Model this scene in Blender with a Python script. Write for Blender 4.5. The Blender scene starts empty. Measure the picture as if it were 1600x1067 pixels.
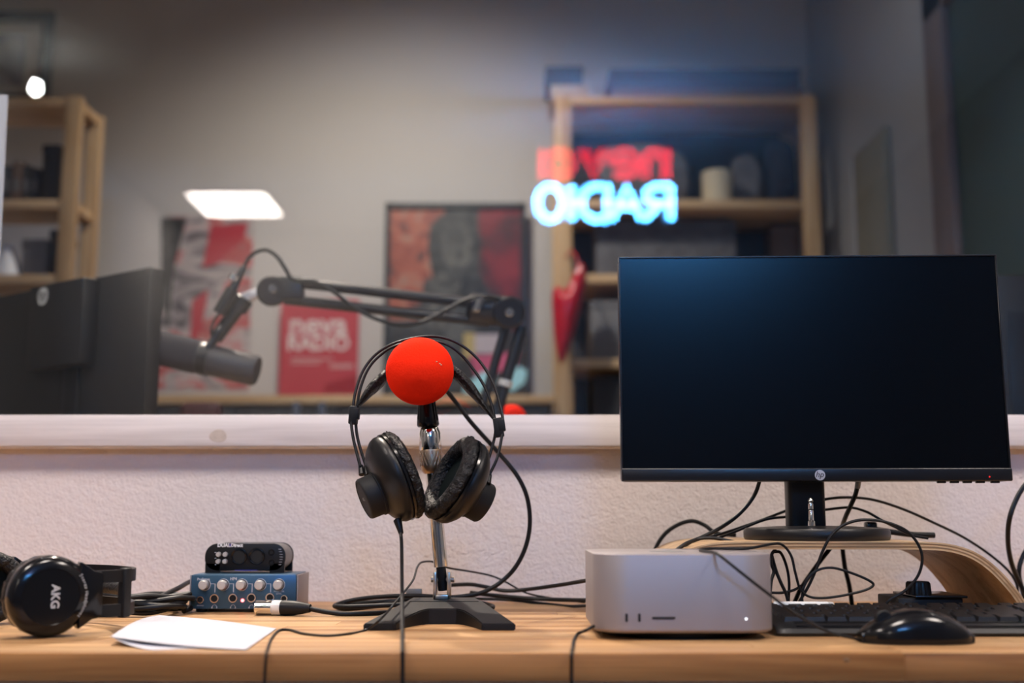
import bpy, bmesh, math, random
from mathutils import Matrix, Vector
random.seed(7)
PI = math.pi
scene = bpy.context.scene
C = scene.collection

# ---------------------------------------------------------------- camera, light, exposure
F_PX = 1780.0                       # focal length in pixels of the 1600x1067 frame
PITCH = math.atan(0.15)             # camera looks slightly up, horizon on row 800
DT = 0.74                           # desk top height
CZ = DT + 0.1317                    # lens height
cam_data = bpy.data.cameras.new('camera')
cam_data.sensor_width = 36.0
cam_data.lens = F_PX * 36.0 / 1600.0
cam_data.clip_start = 0.05
cam_data.dof.use_dof = True
cam_data.dof.focus_distance = 1.42
cam_data.dof.aperture_fstop = 2.3
cam_data.dof.aperture_blades = 9
cam = bpy.data.objects.new('camera', cam_data)
C.objects.link(cam)
cam.location = (0, 0, CZ)
cam.rotation_euler = (PI / 2 + PITCH, 0, 0)
scene.camera = cam

world = bpy.data.worlds.new('world'); scene.world = world
world.use_nodes = True
world.node_tree.nodes['Background'].inputs[0].default_value = (0.02, 0.02, 0.022, 1)
world.node_tree.nodes['Background'].inputs[1].default_value = 0.3

scene.view_settings.view_transform = 'Standard'
scene.view_settings.look = 'None'
scene.view_settings.exposure = 1.5
scene.view_settings.gamma = 1.0
scene.view_settings.use_curve_mapping = False
scene.cycles.max_bounces = 8
scene.cycles.transparent_max_bounces = 16
scene.cycles.sample_clamp_indirect = 6.0
scene.cycles.caustics_reflective = False

YG = 1.785                          # window glass plane (front face)
KEY2 = dict(loc=(-0.75, 2.85, 2.95), energy=115.0, color=(1.0, 0.84, 0.72))
FAR = dict(loc=(-0.45, 3.15, 3.0), energy=40.0, color=(1.0, 0.90, 0.82))
FAR_FILL = dict(loc=(0.62, 3.0, 2.90), energy=3.0, color=(0.85, 0.92, 1.0))  # added fill that lifts the far room, not a known lamp
PANEL_E = 14.0
RADIO_E = 45.0
NEVA_E = 5.0

def spot(name, d, angle, blend, r):
    l = bpy.data.lights.new(name, 'SPOT')
    l.energy = d['energy']; l.color = d['color']; l.spot_size = math.radians(angle)
    l.spot_blend = blend; l.shadow_soft_size = r
    o = bpy.data.objects.new(name, l); C.objects.link(o); o.location = d['loc']
    t = d.get('aim')
    if t:
        o.rotation_euler = (Vector(t) - Vector(d['loc'])).to_track_quat('-Z', 'Y').to_euler()
    return o

KEY2['aim'] = (-0.10, 1.30, DT); FAR['aim'] = (-0.42, 4.45, 1.0); FAR_FILL['aim'] = (0.9, 3.9, 1.0)
spot('through_glass_spot', KEY2, 60, 0.7, 0.05)
spot('far_spot', FAR, 122, 1.0, 0.06)
spot('far_fill_spot', FAR_FILL, 140, 1.0, 0.08)

# ---------------------------------------------------------------- pixel helpers (a pixel is a direction; depth is given)
ST, CT = math.sin(PITCH), math.cos(PITCH)
def ray(px, py):
    u = (px - 800) / F_PX; v = (533.5 - py) / F_PX
    return Vector((u, CT - v * ST, ST + v * CT))
def P(px, py, Y):
    d = ray(px, py); return Vector((0, 0, CZ)) + d * (Y / d.y)
def G(px, py, z=DT):
    d = ray(px, py); return Vector((0, 0, CZ)) + d * ((z - CZ) / d.z)
def ZP(py, Y):
    return P(800, py, Y).z
def XP(px, Y, py=800):
    return P(px, py, Y).x

# ---------------------------------------------------------------- materials
def new_mat(name):
    m = bpy.data.materials.new(name); m.use_nodes = True
    nt = m.node_tree
    return m, nt, nt.nodes['Principled BSDF']
def rgb(c): return (c[0], c[1], c[2], 1.0)
def mat(name, col, rough=0.5, metal=0.0, spec=0.5, bump=None, var=None, coat=0.0, sheen=0.0, emit=None):
    m, nt, b = new_mat(name)
    b.inputs['Base Color'].default_value = rgb(col)
    b.inputs['Roughness'].default_value = rough
    b.inputs['Metallic'].default_value = metal
    b.inputs['Specular IOR Level'].default_value = spec
    b.inputs['Coat Weight'].default_value = coat
    b.inputs['Sheen Weight'].default_value = sheen
    if emit:
        b.inputs['Emission Color'].default_value = rgb(emit[0]); b.inputs['Emission Strength'].default_value = emit[1]
    tc = nt.nodes.new('ShaderNodeTexCoord')
    if var:                          # (scale, amount): mottled colour
        n = nt.nodes.new('ShaderNodeTexNoise'); n.inputs['Scale'].default_value = var[0]; n.inputs['Detail'].default_value = 5
        nt.links.new(tc.outputs['Object'], n.inputs['Vector'])
        mx = nt.nodes.new('ShaderNodeMix'); mx.data_type = 'RGBA'
        mx.inputs['A'].default_value = rgb([c * (1 - var[1]) for c in col]); mx.inputs['B'].default_value = rgb([min(1, c * (1 + var[1])) for c in col])
        nt.links.new(n.outputs['Fac'], mx.inputs['Factor']); nt.links.new(mx.outputs['Result'], b.inputs['Base Color'])
    if bump:                         # list of (scale, strength, distance)
        prev = None
        for sc, st, di in (bump if isinstance(bump, list) else [bump]):
            n = nt.nodes.new('ShaderNodeTexNoise'); n.inputs['Scale'].default_value = sc; n.inputs['Detail'].default_value = 4
            nt.links.new(tc.outputs['Object'], n.inputs['Vector'])
            bp = nt.nodes.new('ShaderNodeBump'); bp.inputs['Strength'].default_value = st; bp.inputs['Distance'].default_value = di
            nt.links.new(n.outputs['Fac'], bp.inputs['Height'])
            if prev: nt.links.new(prev.outputs['Normal'], bp.inputs['Normal'])
            prev = bp
        nt.links.new(prev.outputs['Normal'], b.inputs['Normal'])
    return m
def wood(name, dark, light, axis=0, rough=0.5, scale=1.0, tint=0.25, knots=False):
    m, nt, b = new_mat(name)
    b.inputs['Roughness'].default_value = rough
    b.inputs['Specular IOR Level'].default_value = 0.35
    tc = nt.nodes.new('ShaderNodeTexCoord'); oi = nt.nodes.new('ShaderNodeObjectInfo')
    ad = nt.nodes.new('ShaderNodeVectorMath'); ad.operation = 'ADD'
    cm = nt.nodes.new('ShaderNodeCombineXYZ')
    ml = nt.nodes.new('ShaderNodeMath'); ml.operation = 'MULTIPLY'; ml.inputs[1].default_value = 37.0
    nt.links.new(oi.outputs['Random'], ml.inputs[0])
    for k in range(3): nt.links.new(ml.outputs[0], cm.inputs[k])
    nt.links.new(tc.outputs['Object'], ad.inputs[0]); nt.links.new(cm.outputs[0], ad.inputs[1])
    mp = nt.nodes.new('ShaderNodeMapping')
    s = [42 * scale] * 3; s[axis] = 2.2 * scale
    mp.inputs['Scale'].default_value = s
    nt.links.new(ad.outputs[0], mp.inputs['Vector'])
    n = nt.nodes.new('ShaderNodeTexNoise'); n.inputs['Scale'].default_value = 1.0; n.inputs['Detail'].default_value = 6; n.inputs['Distortion'].default_value = 0.6
    nt.links.new(mp.outputs[0], n.inputs['Vector'])
    mp2 = nt.nodes.new('ShaderNodeMapping'); s2 = [420 * scale] * 3; s2[axis] = 9 * scale; mp2.inputs['Scale'].default_value = s2
    nt.links.new(ad.outputs[0], mp2.inputs['Vector'])
    n2 = nt.nodes.new('ShaderNodeTexNoise'); n2.inputs['Scale'].default_value = 1.0; n2.inputs['Detail'].default_value = 3
    nt.links.new(mp2.outputs[0], n2.inputs['Vector'])
    mx0 = nt.nodes.new('ShaderNodeMath'); mx0.operation = 'MULTIPLY_ADD'; mx0.inputs[1].default_value = 0.25
    nt.links.new(n2.outputs['Fac'], mx0.inputs[0]); nt.links.new(n.outputs['Fac'], mx0.inputs[2])
    cr = nt.nodes.new('ShaderNodeValToRGB')
    cr.color_ramp.elements[0].position = 0.50; cr.color_ramp.elements[0].color = rgb(dark)
    cr.color_ramp.elements[1].position = 0.70; cr.color_ramp.elements[1].color = rgb(light)
    nt.links.new(mx0.outputs[0], cr.inputs[0])
    hs = nt.nodes.new('ShaderNodeHueSaturation')
    mr = nt.nodes.new('ShaderNodeMapRange'); mr.inputs['To Min'].default_value = 1 - tint; mr.inputs['To Max'].default_value = 1 + tint * 0.6
    nt.links.new(oi.outputs['Random'], mr.inputs['Value']); nt.links.new(mr.outputs[0], hs.inputs['Value'])
    nt.links.new(cr.outputs[0], hs.inputs['Color']); nt.links.new(hs.outputs[0], b.inputs['Base Color'])
    bp = nt.nodes.new('ShaderNodeBump'); bp.inputs['Strength'].default_value = 0.15; bp.inputs['Distance'].default_value = 0.0006
    nt.links.new(n2.outputs['Fac'], bp.inputs['Height']); nt.links.new(bp.outputs[0], b.inputs['Normal'])
    return m
def emit_mat(name, col, strength):
    m = bpy.data.materials.new(name); m.use_nodes = True; nt = m.node_tree; nt.nodes.clear()
    e = nt.nodes.new('ShaderNodeEmission'); e.inputs[0].default_value = rgb(col); e.inputs[1].default_value = strength
    o = nt.nodes.new('ShaderNodeOutputMaterial'); nt.links.new(e.outputs[0], o.inputs[0]); return m
def glass_mat(name, f0=0.045, tint=(0.97, 0.985, 0.98)):
    m = bpy.data.materials.new(name); m.use_nodes = True; nt = m.node_tree; nt.nodes.clear()
    t = nt.nodes.new('ShaderNodeBsdfTransparent'); t.inputs[0].default_value = rgb(tint)
    g = nt.nodes.new('ShaderNodeBsdfGlossy'); g.inputs['Roughness'].default_value = 0.0; g.inputs[0].default_value = (1, 1, 1, 1)
    lw = nt.nodes.new('ShaderNodeLayerWeight'); lw.inputs['Blend'].default_value = 0.5
    pw = nt.nodes.new('ShaderNodeMath'); pw.operation = 'POWER'; pw.inputs[1].default_value = 5
    ma = nt.nodes.new('ShaderNodeMath'); ma.operation = 'MULTIPLY_ADD'; ma.inputs[1].default_value = 1 - f0; ma.inputs[2].default_value = f0
    mx = nt.nodes.new('ShaderNodeMixShader'); o = nt.nodes.new('ShaderNodeOutputMaterial')
    nt.links.new(lw.outputs['Facing'], pw.inputs[0]); nt.links.new(pw.outputs[0], ma.inputs[0])
    nt.links.new(ma.outputs[0], mx.inputs[0]); nt.links.new(t.outputs[0], mx.inputs[1]); nt.links.new(g.outputs[0], mx.inputs[2])
    nt.links.new(mx.outputs[0], o.inputs[0]); return m
def print_mat(name, stops, scale, dist, stretch=(1, 1, 1), rough=0.45, seed=0.0, rot=0.0):
    """mottled printed artwork: noise through a colour ramp"""
    m, nt, b = new_mat(name); b.inputs['Roughness'].default_value = rough
    tc = nt.nodes.new('ShaderNodeTexCoord'); mp = nt.nodes.new('ShaderNodeMapping')
    mp.inputs['Scale'].default_value = stretch; mp.inputs['Location'].default_value = (seed, seed * 2, seed * 3); mp.inputs['Rotation'].default_value = (0, rot, 0)
    nt.links.new(tc.outputs['Object'], mp.inputs[0])
    n = nt.nodes.new('ShaderNodeTexNoise'); n.inputs['Scale'].default_value = scale; n.inputs['Detail'].default_value = 3; n.inputs['Distortion'].default_value = dist
    nt.links.new(mp.outputs[0], n.inputs['Vector'])
    cr = nt.nodes.new('ShaderNodeValToRGB'); el = cr.color_ramp.elements
    el[0].position, el[0].color = stops[0][0], rgb(stops[0][1]); el[1].position, el[1].color = stops[-1][0], rgb(stops[-1][1])
    for p, c in stops[1:-1]:
        e = el.new(p); e.color = rgb(c)
    nt.links.new(n.outputs['Fac'], cr.inputs[0]); nt.links.new(cr.outputs[0], b.inputs['Base Color']); return m

M = {}
M['plaster'] = mat('plaster', (0.70, 0.645, 0.64), 0.85, spec=0.2, bump=[(85, 0.6, 0.003), (260, 0.8, 0.002)], var=(3, 0.04))
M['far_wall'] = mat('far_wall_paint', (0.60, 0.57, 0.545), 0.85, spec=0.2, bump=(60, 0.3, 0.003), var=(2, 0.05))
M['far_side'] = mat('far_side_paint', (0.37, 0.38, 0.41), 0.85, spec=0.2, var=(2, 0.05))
M['room_dark'] = mat('acoustic_grey_paint', (0.24, 0.23, 0.22), 0.9, spec=0.1, var=(3, 0.1))
M['ceiling'] = mat('ceiling_paint', (0.62, 0.60, 0.58), 0.9, spec=0.1)
M['floor'] = mat('floor_lino', (0.13, 0.12, 0.115), 0.6, var=(6, 0.15))
M['white_wood'] = wood('white_glazed_wood', (0.60, 0.555, 0.55), (0.76, 0.715, 0.71), 0, 0.5, 0.7, 0.0)
M['knot'] = mat('wood_knot', (0.52, 0.45, 0.40), 0.5, var=(120, 0.2))
M['bare_wood'] = mat('bare_pine', (0.62, 0.47, 0.33), 0.6, var=(30, 0.12))
M['desk'] = wood('desk_pine', (0.36, 0.175, 0.066), (0.58, 0.35, 0.165), 0, 0.42, 0.75, 0.24)
M['desk_edge_shade'] = wood('desk_edge_shaded_pine', (0.22, 0.085, 0.022), (0.44, 0.195, 0.062), 0, 0.5, 0.75, 0.12)  # same pine as the top, front-face shade put into the colour
M['pine_v'] = wood('shelf_pine_upright', (0.46, 0.28, 0.13), (0.66, 0.45, 0.25), 2, 0.55, 0.6, 0.15)
M['pine_h'] = wood('shelf_pine_board', (0.46, 0.28, 0.13), (0.66, 0.45, 0.25), 0, 0.55, 0.6, 0.15)
M['ply'] = wood('bent_ply', (0.44, 0.26, 0.13), (0.62, 0.42, 0.24), 0, 0.45, 0.8, 0.05)
M['ply_dark'] = wood('bent_ply_glue_line', (0.28, 0.15, 0.07), (0.36, 0.21, 0.10), 0, 0.5, 0.8, 0.0)
M['black'] = mat('black_plastic', (0.008, 0.008, 0.009), 0.38, spec=0.32)
M['black_matte'] = mat('black_matte_plastic', (0.011, 0.011, 0.012), 0.55, spec=0.28, bump=(900, 0.2, 0.0003))
M['black_gloss'] = mat('black_gloss_plastic', (0.005, 0.005, 0.006), 0.16, spec=0.4)
M['key'] = mat('key_plastic', (0.006, 0.006, 0.007), 0.42, spec=0.35)
M['rubber'] = mat('black_cable_rubber', (0.007, 0.007, 0.008), 0.45, spec=0.3)
M['leather'] = mat('worn_black_leatherette', (0.007, 0.007, 0.008), 0.38, spec=0.35, bump=[(160, 1.0, 0.006), (500, 0.6, 0.002)])
_m = M['leather']; _nt = _m.node_tree; _b = _nt.nodes['Principled BSDF']
_tc = _nt.nodes.new('ShaderNodeTexCoord'); _n = _nt.nodes.new('ShaderNodeTexNoise'); _n.inputs['Scale'].default_value = 210; _n.inputs['Detail'].default_value = 5
_nt.links.new(_tc.outputs['Object'], _n.inputs['Vector'])
_cr = _nt.nodes.new('ShaderNodeValToRGB'); _cr.color_ramp.elements[0].position = 0.64; _cr.color_ramp.elements[0].color = (0.006, 0.006, 0.007, 1)
_cr.color_ramp.elements[1].position = 0.78; _cr.color_ramp.elements[1].color = (0.05, 0.045, 0.036, 1)
_nt.links.new(_n.outputs['Fac'], _cr.inputs[0]); _nt.links.new(_cr.outputs[0], _b.inputs['Base Color'])
M['velour'] = mat('dark_green_black_velour', (0.008, 0.012, 0.0125), 0.95, spec=0.05, bump=(1500, 0.5, 0.0005))
M['iron'] = mat('black_cast_iron', (0.006, 0.006, 0.007), 0.5, spec=0.3, bump=[(700, 0.5, 0.0006)])
M['chrome'] = mat('chrome', (0.80, 0.76, 0.70), 0.09, 1.0)
M['nickel'] = mat('satin_nickel', (0.74, 0.66, 0.56), 0.28, 1.0, bump=(500, 0.1, 0.0003))
M['knurl'] = mat('knurled_metal', (0.50, 0.36, 0.24), 0.4, 1.0)
M['alu'] = mat('silver_aluminium', (0.34, 0.305, 0.31), 0.5, 0.55, bump=(2500, 0.06, 0.0002))
M['red_foam'] = mat('red_foam', (1.0, 0.028, 0.007), 0.95, spec=0.05, bump=[(420, 0.45, 0.0012), (1100, 0.3, 0.0005)])
M['screen'] = mat('screen_matte', (0.0006, 0.0006, 0.001), 0.20, spec=0.38)
M['bezel'] = mat('bezel_black', (0.006, 0.006, 0.008), 0.30)
M['grey_logo'] = mat('logo_silver', (0.55, 0.55, 0.60), 0.3, 0.3)
M['grey_dim'] = mat('logo_dim_grey', (0.20, 0.20, 0.20), 0.5)
M['grey_mid'] = mat('logo_mid_grey', (0.42, 0.42, 0.42), 0.5)
M['label_grey'] = mat('print_grey', (0.50, 0.50, 0.50), 0.5)
M['white'] = mat('white_print', (0.80, 0.80, 0.82), 0.5)
M['paper'] = mat('paper_white', (0.53, 0.53, 0.58), 0.8, spec=0.15)
M['blue_metal'] = mat('blue_anodised', (0.055, 0.125, 0.205), 0.35, 0.55, bump=(1500, 0.05, 0.0002))
M['knob'] = mat('silver_knob', (0.62, 0.59, 0.56), 0.38, 0.45)
M['jack'] = mat('jack_brass_ring', (0.62, 0.52, 0.45), 0.25, 1.0)
M['hole'] = mat('socket_black', (0.004, 0.004, 0.004), 0.7)
M['blue_print'] = mat('blue_print', (0.05, 0.05, 0.30), 0.5)
M['grey_metal'] = mat('grey_sheet_metal', (0.26, 0.25, 0.24), 0.45, 0.5)
M['white_plastic'] = mat('white_plastic', (0.72, 0.72, 0.70), 0.3)
M['far_black'] = mat('far_monitor_plastic', (0.011, 0.011, 0.012), 0.5, bump=(300, 0.1, 0.0004))
M['arm'] = mat('boom_arm_black', (0.008, 0.007, 0.009), 0.38)
M['arm_grey'] = mat('mic_dark_grey', (0.045, 0.041, 0.047), 0.5)
M['mic_foam'] = mat('mic_foam_grey', (0.05, 0.047, 0.053), 0.95, spec=0.1, bump=(400, 0.6, 0.001))
M['steel'] = mat('steel', (0.6, 0.6, 0.6), 0.25, 1.0)
M['teal'] = mat('teal_board', (0.024, 0.062, 0.060), 0.5, var=(4, 0.12))
M['frame_brown'] = mat('frame_mauve_brown', (0.16, 0.125, 0.125), 0.6)
M['olive'] = mat('olive_panel', (0.22, 0.21, 0.17), 0.9)
M['frame_dark'] = mat('picture_frame_dark', (0.02, 0.022, 0.024), 0.4)
M['mount'] = mat('picture_mount', (0.55, 0.50, 0.45), 0.8)
M['art_blue'] = print_mat('picture_print', [(0.35, (0.16, 0.16, 0.22)), (0.5, (0.30, 0.27, 0.30)), (0.65, (0.32, 0.24, 0.20))], 5, 1.0)
M['art_red_grey'] = print_mat('red_grey_print', [(0.33, (0.10, 0.085, 0.10)), (0.42, (0.42, 0.37, 0.37)), (0.50, (0.58, 0.50, 0.49)), (0.55, (0.55, 0.22, 0.21)), (0.62, (0.48, 0.055, 0.055)), (0.72, (0.40, 0.30, 0.30))], 3.2, 1.6, (1.2, 1, 2.6), seed=3.1, rot=0.8)
M['art_orange'] = print_mat('orange_red_print', [(0.36, (0.05, 0.045, 0.045)), (0.46, (0.30, 0.07, 0.045)), (0.56, (0.42, 0.12, 0.07)), (0.68, (0.34, 0.22, 0.17))], 9, 1.2, seed=1.7)
M['art_crimson'] = print_mat('crimson_print', [(0.35, (0.03, 0.012, 0.016)), (0.55, (0.20, 0.012, 0.022)), (0.7, (0.27, 0.02, 0.03))], 5, 1.0, seed=5.0)
M['art_dark'] = print_mat('charcoal_print', [(0.35, (0.015, 0.015, 0.017)), (0.55, (0.05, 0.052, 0.05)), (0.7, (0.12, 0.12, 0.11))], 9, 1.5, seed=8.0)
M['art_grey'] = print_mat('grey_print', [(0.35, (0.03, 0.03, 0.03)), (0.6, (0.11, 0.11, 0.10)), (0.75, (0.20, 0.19, 0.17))], 14, 1.5, seed=2.0)
M['poster_red'] = mat('poster_red', (0.50, 0.035, 0.055), 0.5)
M['poster_dark_red'] = mat('poster_dark_red', (0.34, 0.0, 0.012), 0.5)
M['poster_text'] = mat('poster_text', (0.75, 0.62, 0.62), 0.6)
M['red_shiny'] = mat('red_shiny', (0.55, 0.008, 0.025), 0.28, bump=(25, 0.4, 0.01))
M['dark_case'] = mat('dark_case_fabric', (0.035, 0.034, 0.038), 0.8)
M['brown_box'] = mat('brown_card', (0.16, 0.10, 0.07), 0.8)
M['beige_box'] = mat('beige_card', (0.48, 0.38, 0.28), 0.8)
M['cream'] = mat('cream_card', (0.62, 0.54, 0.38), 0.7)
M['grey_fabric'] = mat('grey_fabric', (0.13, 0.13, 0.14), 0.95, var=(18, 0.5), bump=(30, 0.8, 0.02))
M['navy'] = mat('navy_fabric', (0.018, 0.024, 0.045), 0.95, bump=(25, 0.8, 0.02))
M['grey_box'] = mat('grey_box', (0.17, 0.165, 0.165), 0.7)
M['pink'] = mat('card_pink', (0.55, 0.10, 0.20), 0.5)
M['cyan'] = mat('card_cyan', (0.42, 0.82, 0.95), 0.5)
M['yellow'] = mat('card_yellow', (0.48, 0.38, 0.16), 0.5)
M['lilac'] = mat('card_lilac', (0.50, 0.45, 0.50), 0.5)
M['dark_red'] = mat('dark_red_upholstery', (0.06, 0.012, 0.014), 0.7)
M['blue_steel'] = mat('blue_steel', (0.03, 0.04, 0.07), 0.4, 0.3)
M['led_red'] = emit_mat('led_red', (1.0, 0.06, 0.06), 6.0)
M['led_red_dim'] = emit_mat('led_red_dim', (0.9, 0.02, 0.02), 0.9)
M['led_white'] = emit_mat('led_white', (0.9, 0.9, 1.0), 0.9)
M['panel'] = emit_mat('ceiling_panel_light', (1.0, 0.88, 0.80), PANEL_E)
M['bulb'] = emit_mat('bulb_light', (0.95, 1.0, 0.97), 60.0)
M['neon_blue'] = emit_mat('neon_ice_blue', (0.07, 0.42, 1.0), RADIO_E)
M['neon_red'] = emit_mat('neon_red', (1.0, 0.03, 0.07), NEVA_E)
M['glass'] = glass_mat('window_glass')
M['legend_blue'] = mat('legend_pale', (0.55, 0.58, 0.64), 0.5)
M['key_blue'] = mat('key_legend_blue', (0.10, 0.25, 0.45), 0.5)

# ---------------------------------------------------------------- mesh helpers
WM = {}
def frame(loc, z, up=(0, 0, 1)):
    """matrix whose local z points along z, local y roughly along up"""
    z = Vector(z).normalized(); up = Vector(up)
    x = up.cross(z)
    if x.length < 1e-5: x = Vector((1, 0, 0))
    x.normalize(); y = z.cross(x)
    m = Matrix((x, y, z)).transposed().to_4x4(); m.translation = Vector(loc); return m
def crom(pts, n=8):
    pts = [Vector(p) for p in pts]
    if len(pts) < 3: return pts
    ext = [pts[0] * 2 - pts[1]] + pts + [pts[-1] * 2 - pts[-2]]
    out = []
    for i in range(1, len(ext) - 2):
        p0, p1, p2, p3 = ext[i - 1], ext[i], ext[i + 1], ext[i + 2]
        for k in range(n):
            t = k / n
            out.append(0.5 * ((2 * p1) + (p2 - p0) * t + (2 * p0 - 5 * p1 + 4 * p2 - p3) * t * t + (3 * p1 - p0 - 3 * p2 + p3) * t ** 3))
    out.append(pts[-1]); return out
class MB:
    def __init__(s): s.v = []; s.f = []
    def add(s, vs, fs, m=None):
        o = len(s.v)
        s.v += [(m @ Vector(v)) if m is not None else Vector(v) for v in vs]
        s.f += [[i + o for i in f] for f in fs]; return s
    def bm(s, bm, m=None):
        bm.verts.index_update()
        s.add([v.co.copy() for v in bm.verts], [[v.index for v in f.verts] for f in bm.faces], m); bm.free(); return s
    def box(s, c, d, bev=0.0, seg=2, m=None):
        b = bmesh.new(); bmesh.ops.create_cube(b, size=1.0)
        for v in b.verts: v.co = Vector((v.co.x * d[0] + c[0], v.co.y * d[1] + c[1], v.co.z * d[2] + c[2]))
        if bev > 0: bmesh.ops.bevel(b, geom=list(b.edges), offset=bev, segments=seg, affect='EDGES', profile=0.5)
        return s.bm(b, m)
    def rng(s, a, b_, bev=0.0, m=None, seg=2):
        c = [(a[i] + b_[i]) / 2 for i in range(3)]; d = [abs(a[i] - b_[i]) for i in range(3)]
        return s.box(c, d, bev, seg, m)
    def prism(s, pts, z0, z1, bev=0.0, m=None, seg=2):
        b = bmesh.new()
        vs = [b.verts.new((p[0], p[1], z0)) for p in pts]; f = b.faces.new(vs)
        r = bmesh.ops.extrude_face_region(b, geom=[f])
        for v in [g for g in r['geom'] if isinstance(g, bmesh.types.BMVert)]: v.co.z = z1
        bmesh.ops.recalc_face_normals(b, faces=list(b.faces))
        if bev > 0:
            es = [e for e in b.edges if len(e.link_faces) == 2 and e.calc_face_angle(0) > 0.7]
            bmesh.ops.bevel(b, geom=es, offset=bev, segments=seg, affect='EDGES', profile=0.5)
        return s.bm(b, m)
    def lathe(s, prof, n=32, m=None, wob=None):
        vs, fs, rings = [], [], []
        for r, z in prof:
            if r < 1e-6: rings.append([len(vs)]); vs.append((0, 0, z)); continue
            ring = []
            for k in range(n):
                a = 2 * PI * k / n
                rr = r * (1 + (wob(a, r, z) if wob else 0))
                ring.append(len(vs)); vs.append((rr * math.cos(a), rr * math.sin(a), z))
            rings.append(ring)
        for A, B in zip(rings, rings[1:]):
            if len(A) == 1 and len(B) == 1: continue
            for k in range(n):
                k2 = (k + 1) % n
                if len(A) == 1: fs.append([A[0], B[k], B[k2]])
                elif len(B) == 1: fs.append([A[k], B[0], A[k2]])
                else: fs.append([A[k], B[k], B[k2], A[k2]])
        fs = [f[::-1] for f in fs]
        if len(rings[0]) > 1: fs.append(rings[0][:])
        if len(rings[-1]) > 1: fs.append(rings[-1][::-1])
        return s.add(vs, [f[::-1] for f in fs], m)
    def cyl(s, a, b_, r, r2=None, n=20, bev=0.0):
        a, b_ = Vector(a), Vector(b_); L = (b_ - a).length; r2 = r if r2 is None else r2
        pr = [(0, 0), (r - bev, 0), (r, bev), (r2, L - bev), (r2 - bev, L), (0, L)] if bev else [(0, 0), (r, 0), (r2, L), (0, L)]
        return s.lathe(pr, n, frame(a, b_ - a, (0.13, 0.2, 1)))
    def loft(s, rings, m=None, closed=False):
        n = len(rings[0]); vs = [v for r in rings for v in r]; fs = []
        for i in range(len(rings) - 1 + (1 if closed else 0)):
            j = (i + 1) % len(rings)
            for k in range(n):
                k2 = (k + 1) % n
                fs.append([i * n + k, i * n + k2, j * n + k2, j * n + k])
        if not closed:
            fs.append(list(range(n))[::-1]); fs.append([(len(rings) - 1) * n + k for k in range(n)])
        return s.add(vs, fs, m)
    def tube(s, pts, r, n=10, rz=None, closed=False):
        """tube of radius r (or list); rz gives a flattened section (r across, rz along the world-Y-ish normal)"""
        pts = [Vector(p) for p in pts]; rings = []; N = None
        for i, p in enumerate(pts):
            a = pts[(i - 1) % len(pts)] if (closed or i > 0) else p; b_ = pts[(i + 1) % len(pts)] if (closed or i < len(pts) - 1) else p
            t = (b_ - a).normalized()
            if N is None:
                N = t.orthogonal().normalized()
                if rz is not None: N = (Vector((0, 1, 0)) - t * t.y).normalized()
            N = (N - t * N.dot(t))
            N = N.normalized() if N.length > 1e-6 else t.orthogonal().normalized()
            B = t.cross(N); ri = r[i] if isinstance(r, (list, tuple)) else r
            ry = (rz[i] if isinstance(rz, (list, tuple)) else rz) if rz is not None else ri
            rings.append([p + N * (ry * math.cos(2 * PI * k / n)) + B * (ri * math.sin(2 * PI * k / n)) for k in range(n)])
        return s.loft(rings, closed=closed)
    def sphere(s, c, r, n=24, sc=(1, 1, 1)):
        k = n // 2
        prof = [(0, -1)] + [(math.cos(-PI / 2 + PI * i / k), math.sin(-PI / 2 + PI * i / k)) for i in range(1, k)] + [(0, 1)]
        m = Matrix.Translation(Vector(c)) @ Matrix.Diagonal((r * sc[0], r * sc[1], r * sc[2], 1))
        return s.lathe(prof, n, m)
    def text(s, body, size, m, ext=0.0001, align='CENTER', bold=0.0, space=1.0):
        cu = bpy.data.curves.new('t', 'FONT'); cu.body = body; cu.size = size; cu.extrude = ext; cu.offset = bold
        cu.align_x = align; cu.align_y = 'CENTER'; cu.space_character = space; cu.resolution_u = 3
        o = bpy.data.objects.new('t', cu); me = bpy.data.meshes.new_from_object(o)
        s.add([v.co.copy() for v in me.vertices], [list(p.vertices) for p in me.polygons], m)
        bpy.data.objects.remove(o); bpy.data.curves.remove(cu); bpy.data.meshes.remove(me); return s
    def mesh(s, name, angle=38):
        me = bpy.data.meshes.new(name); me.from_pydata([tuple(v) for v in s.v], [], s.f)
        b = bmesh.new(); b.from_mesh(me); bmesh.ops.recalc_face_normals(b, faces=list(b.faces)); b.to_mesh(me); b.free()
        me.polygons.foreach_set('use_smooth', [True] * len(me.polygons))
        me.set_sharp_from_angle(angle=math.radians(angle)); me.update(); return me
    def build(s, name, m, parent=None, local=False, angle=38):
        """vertices are world coordinates (or the parent's own, local=True)"""
        if parent is not None and not local:
            inv = WM[parent.name].inverted(); s.v = [inv @ v for v in s.v]
        o = None
        if parent is None:               # put the origin at the base of the thing
            lo = [min(v[i] for v in s.v) for i in range(3)]; hi = [max(v[i] for v in s.v) for i in range(3)]
            org = Vector(((lo[0] + hi[0]) / 2, (lo[1] + hi[1]) / 2, lo[2])); s.v = [v - org for v in s.v]
        o = bpy.data.objects.new(name, s.mesh(name, angle)); C.objects.link(o); o.data.materials.append(M[m])
        if parent is None: o.location = org; WM[o.name] = Matrix.Translation(org)
        else:
            o.parent = parent; WM[o.name] = WM[parent.name].copy()
        return o
def tag(o, label, cat=None, group=None, kind=None):
    o['label'] = label
    if cat: o['category'] = cat
    if group: o['group'] = group
    if kind: o['kind'] = kind
    return o
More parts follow.
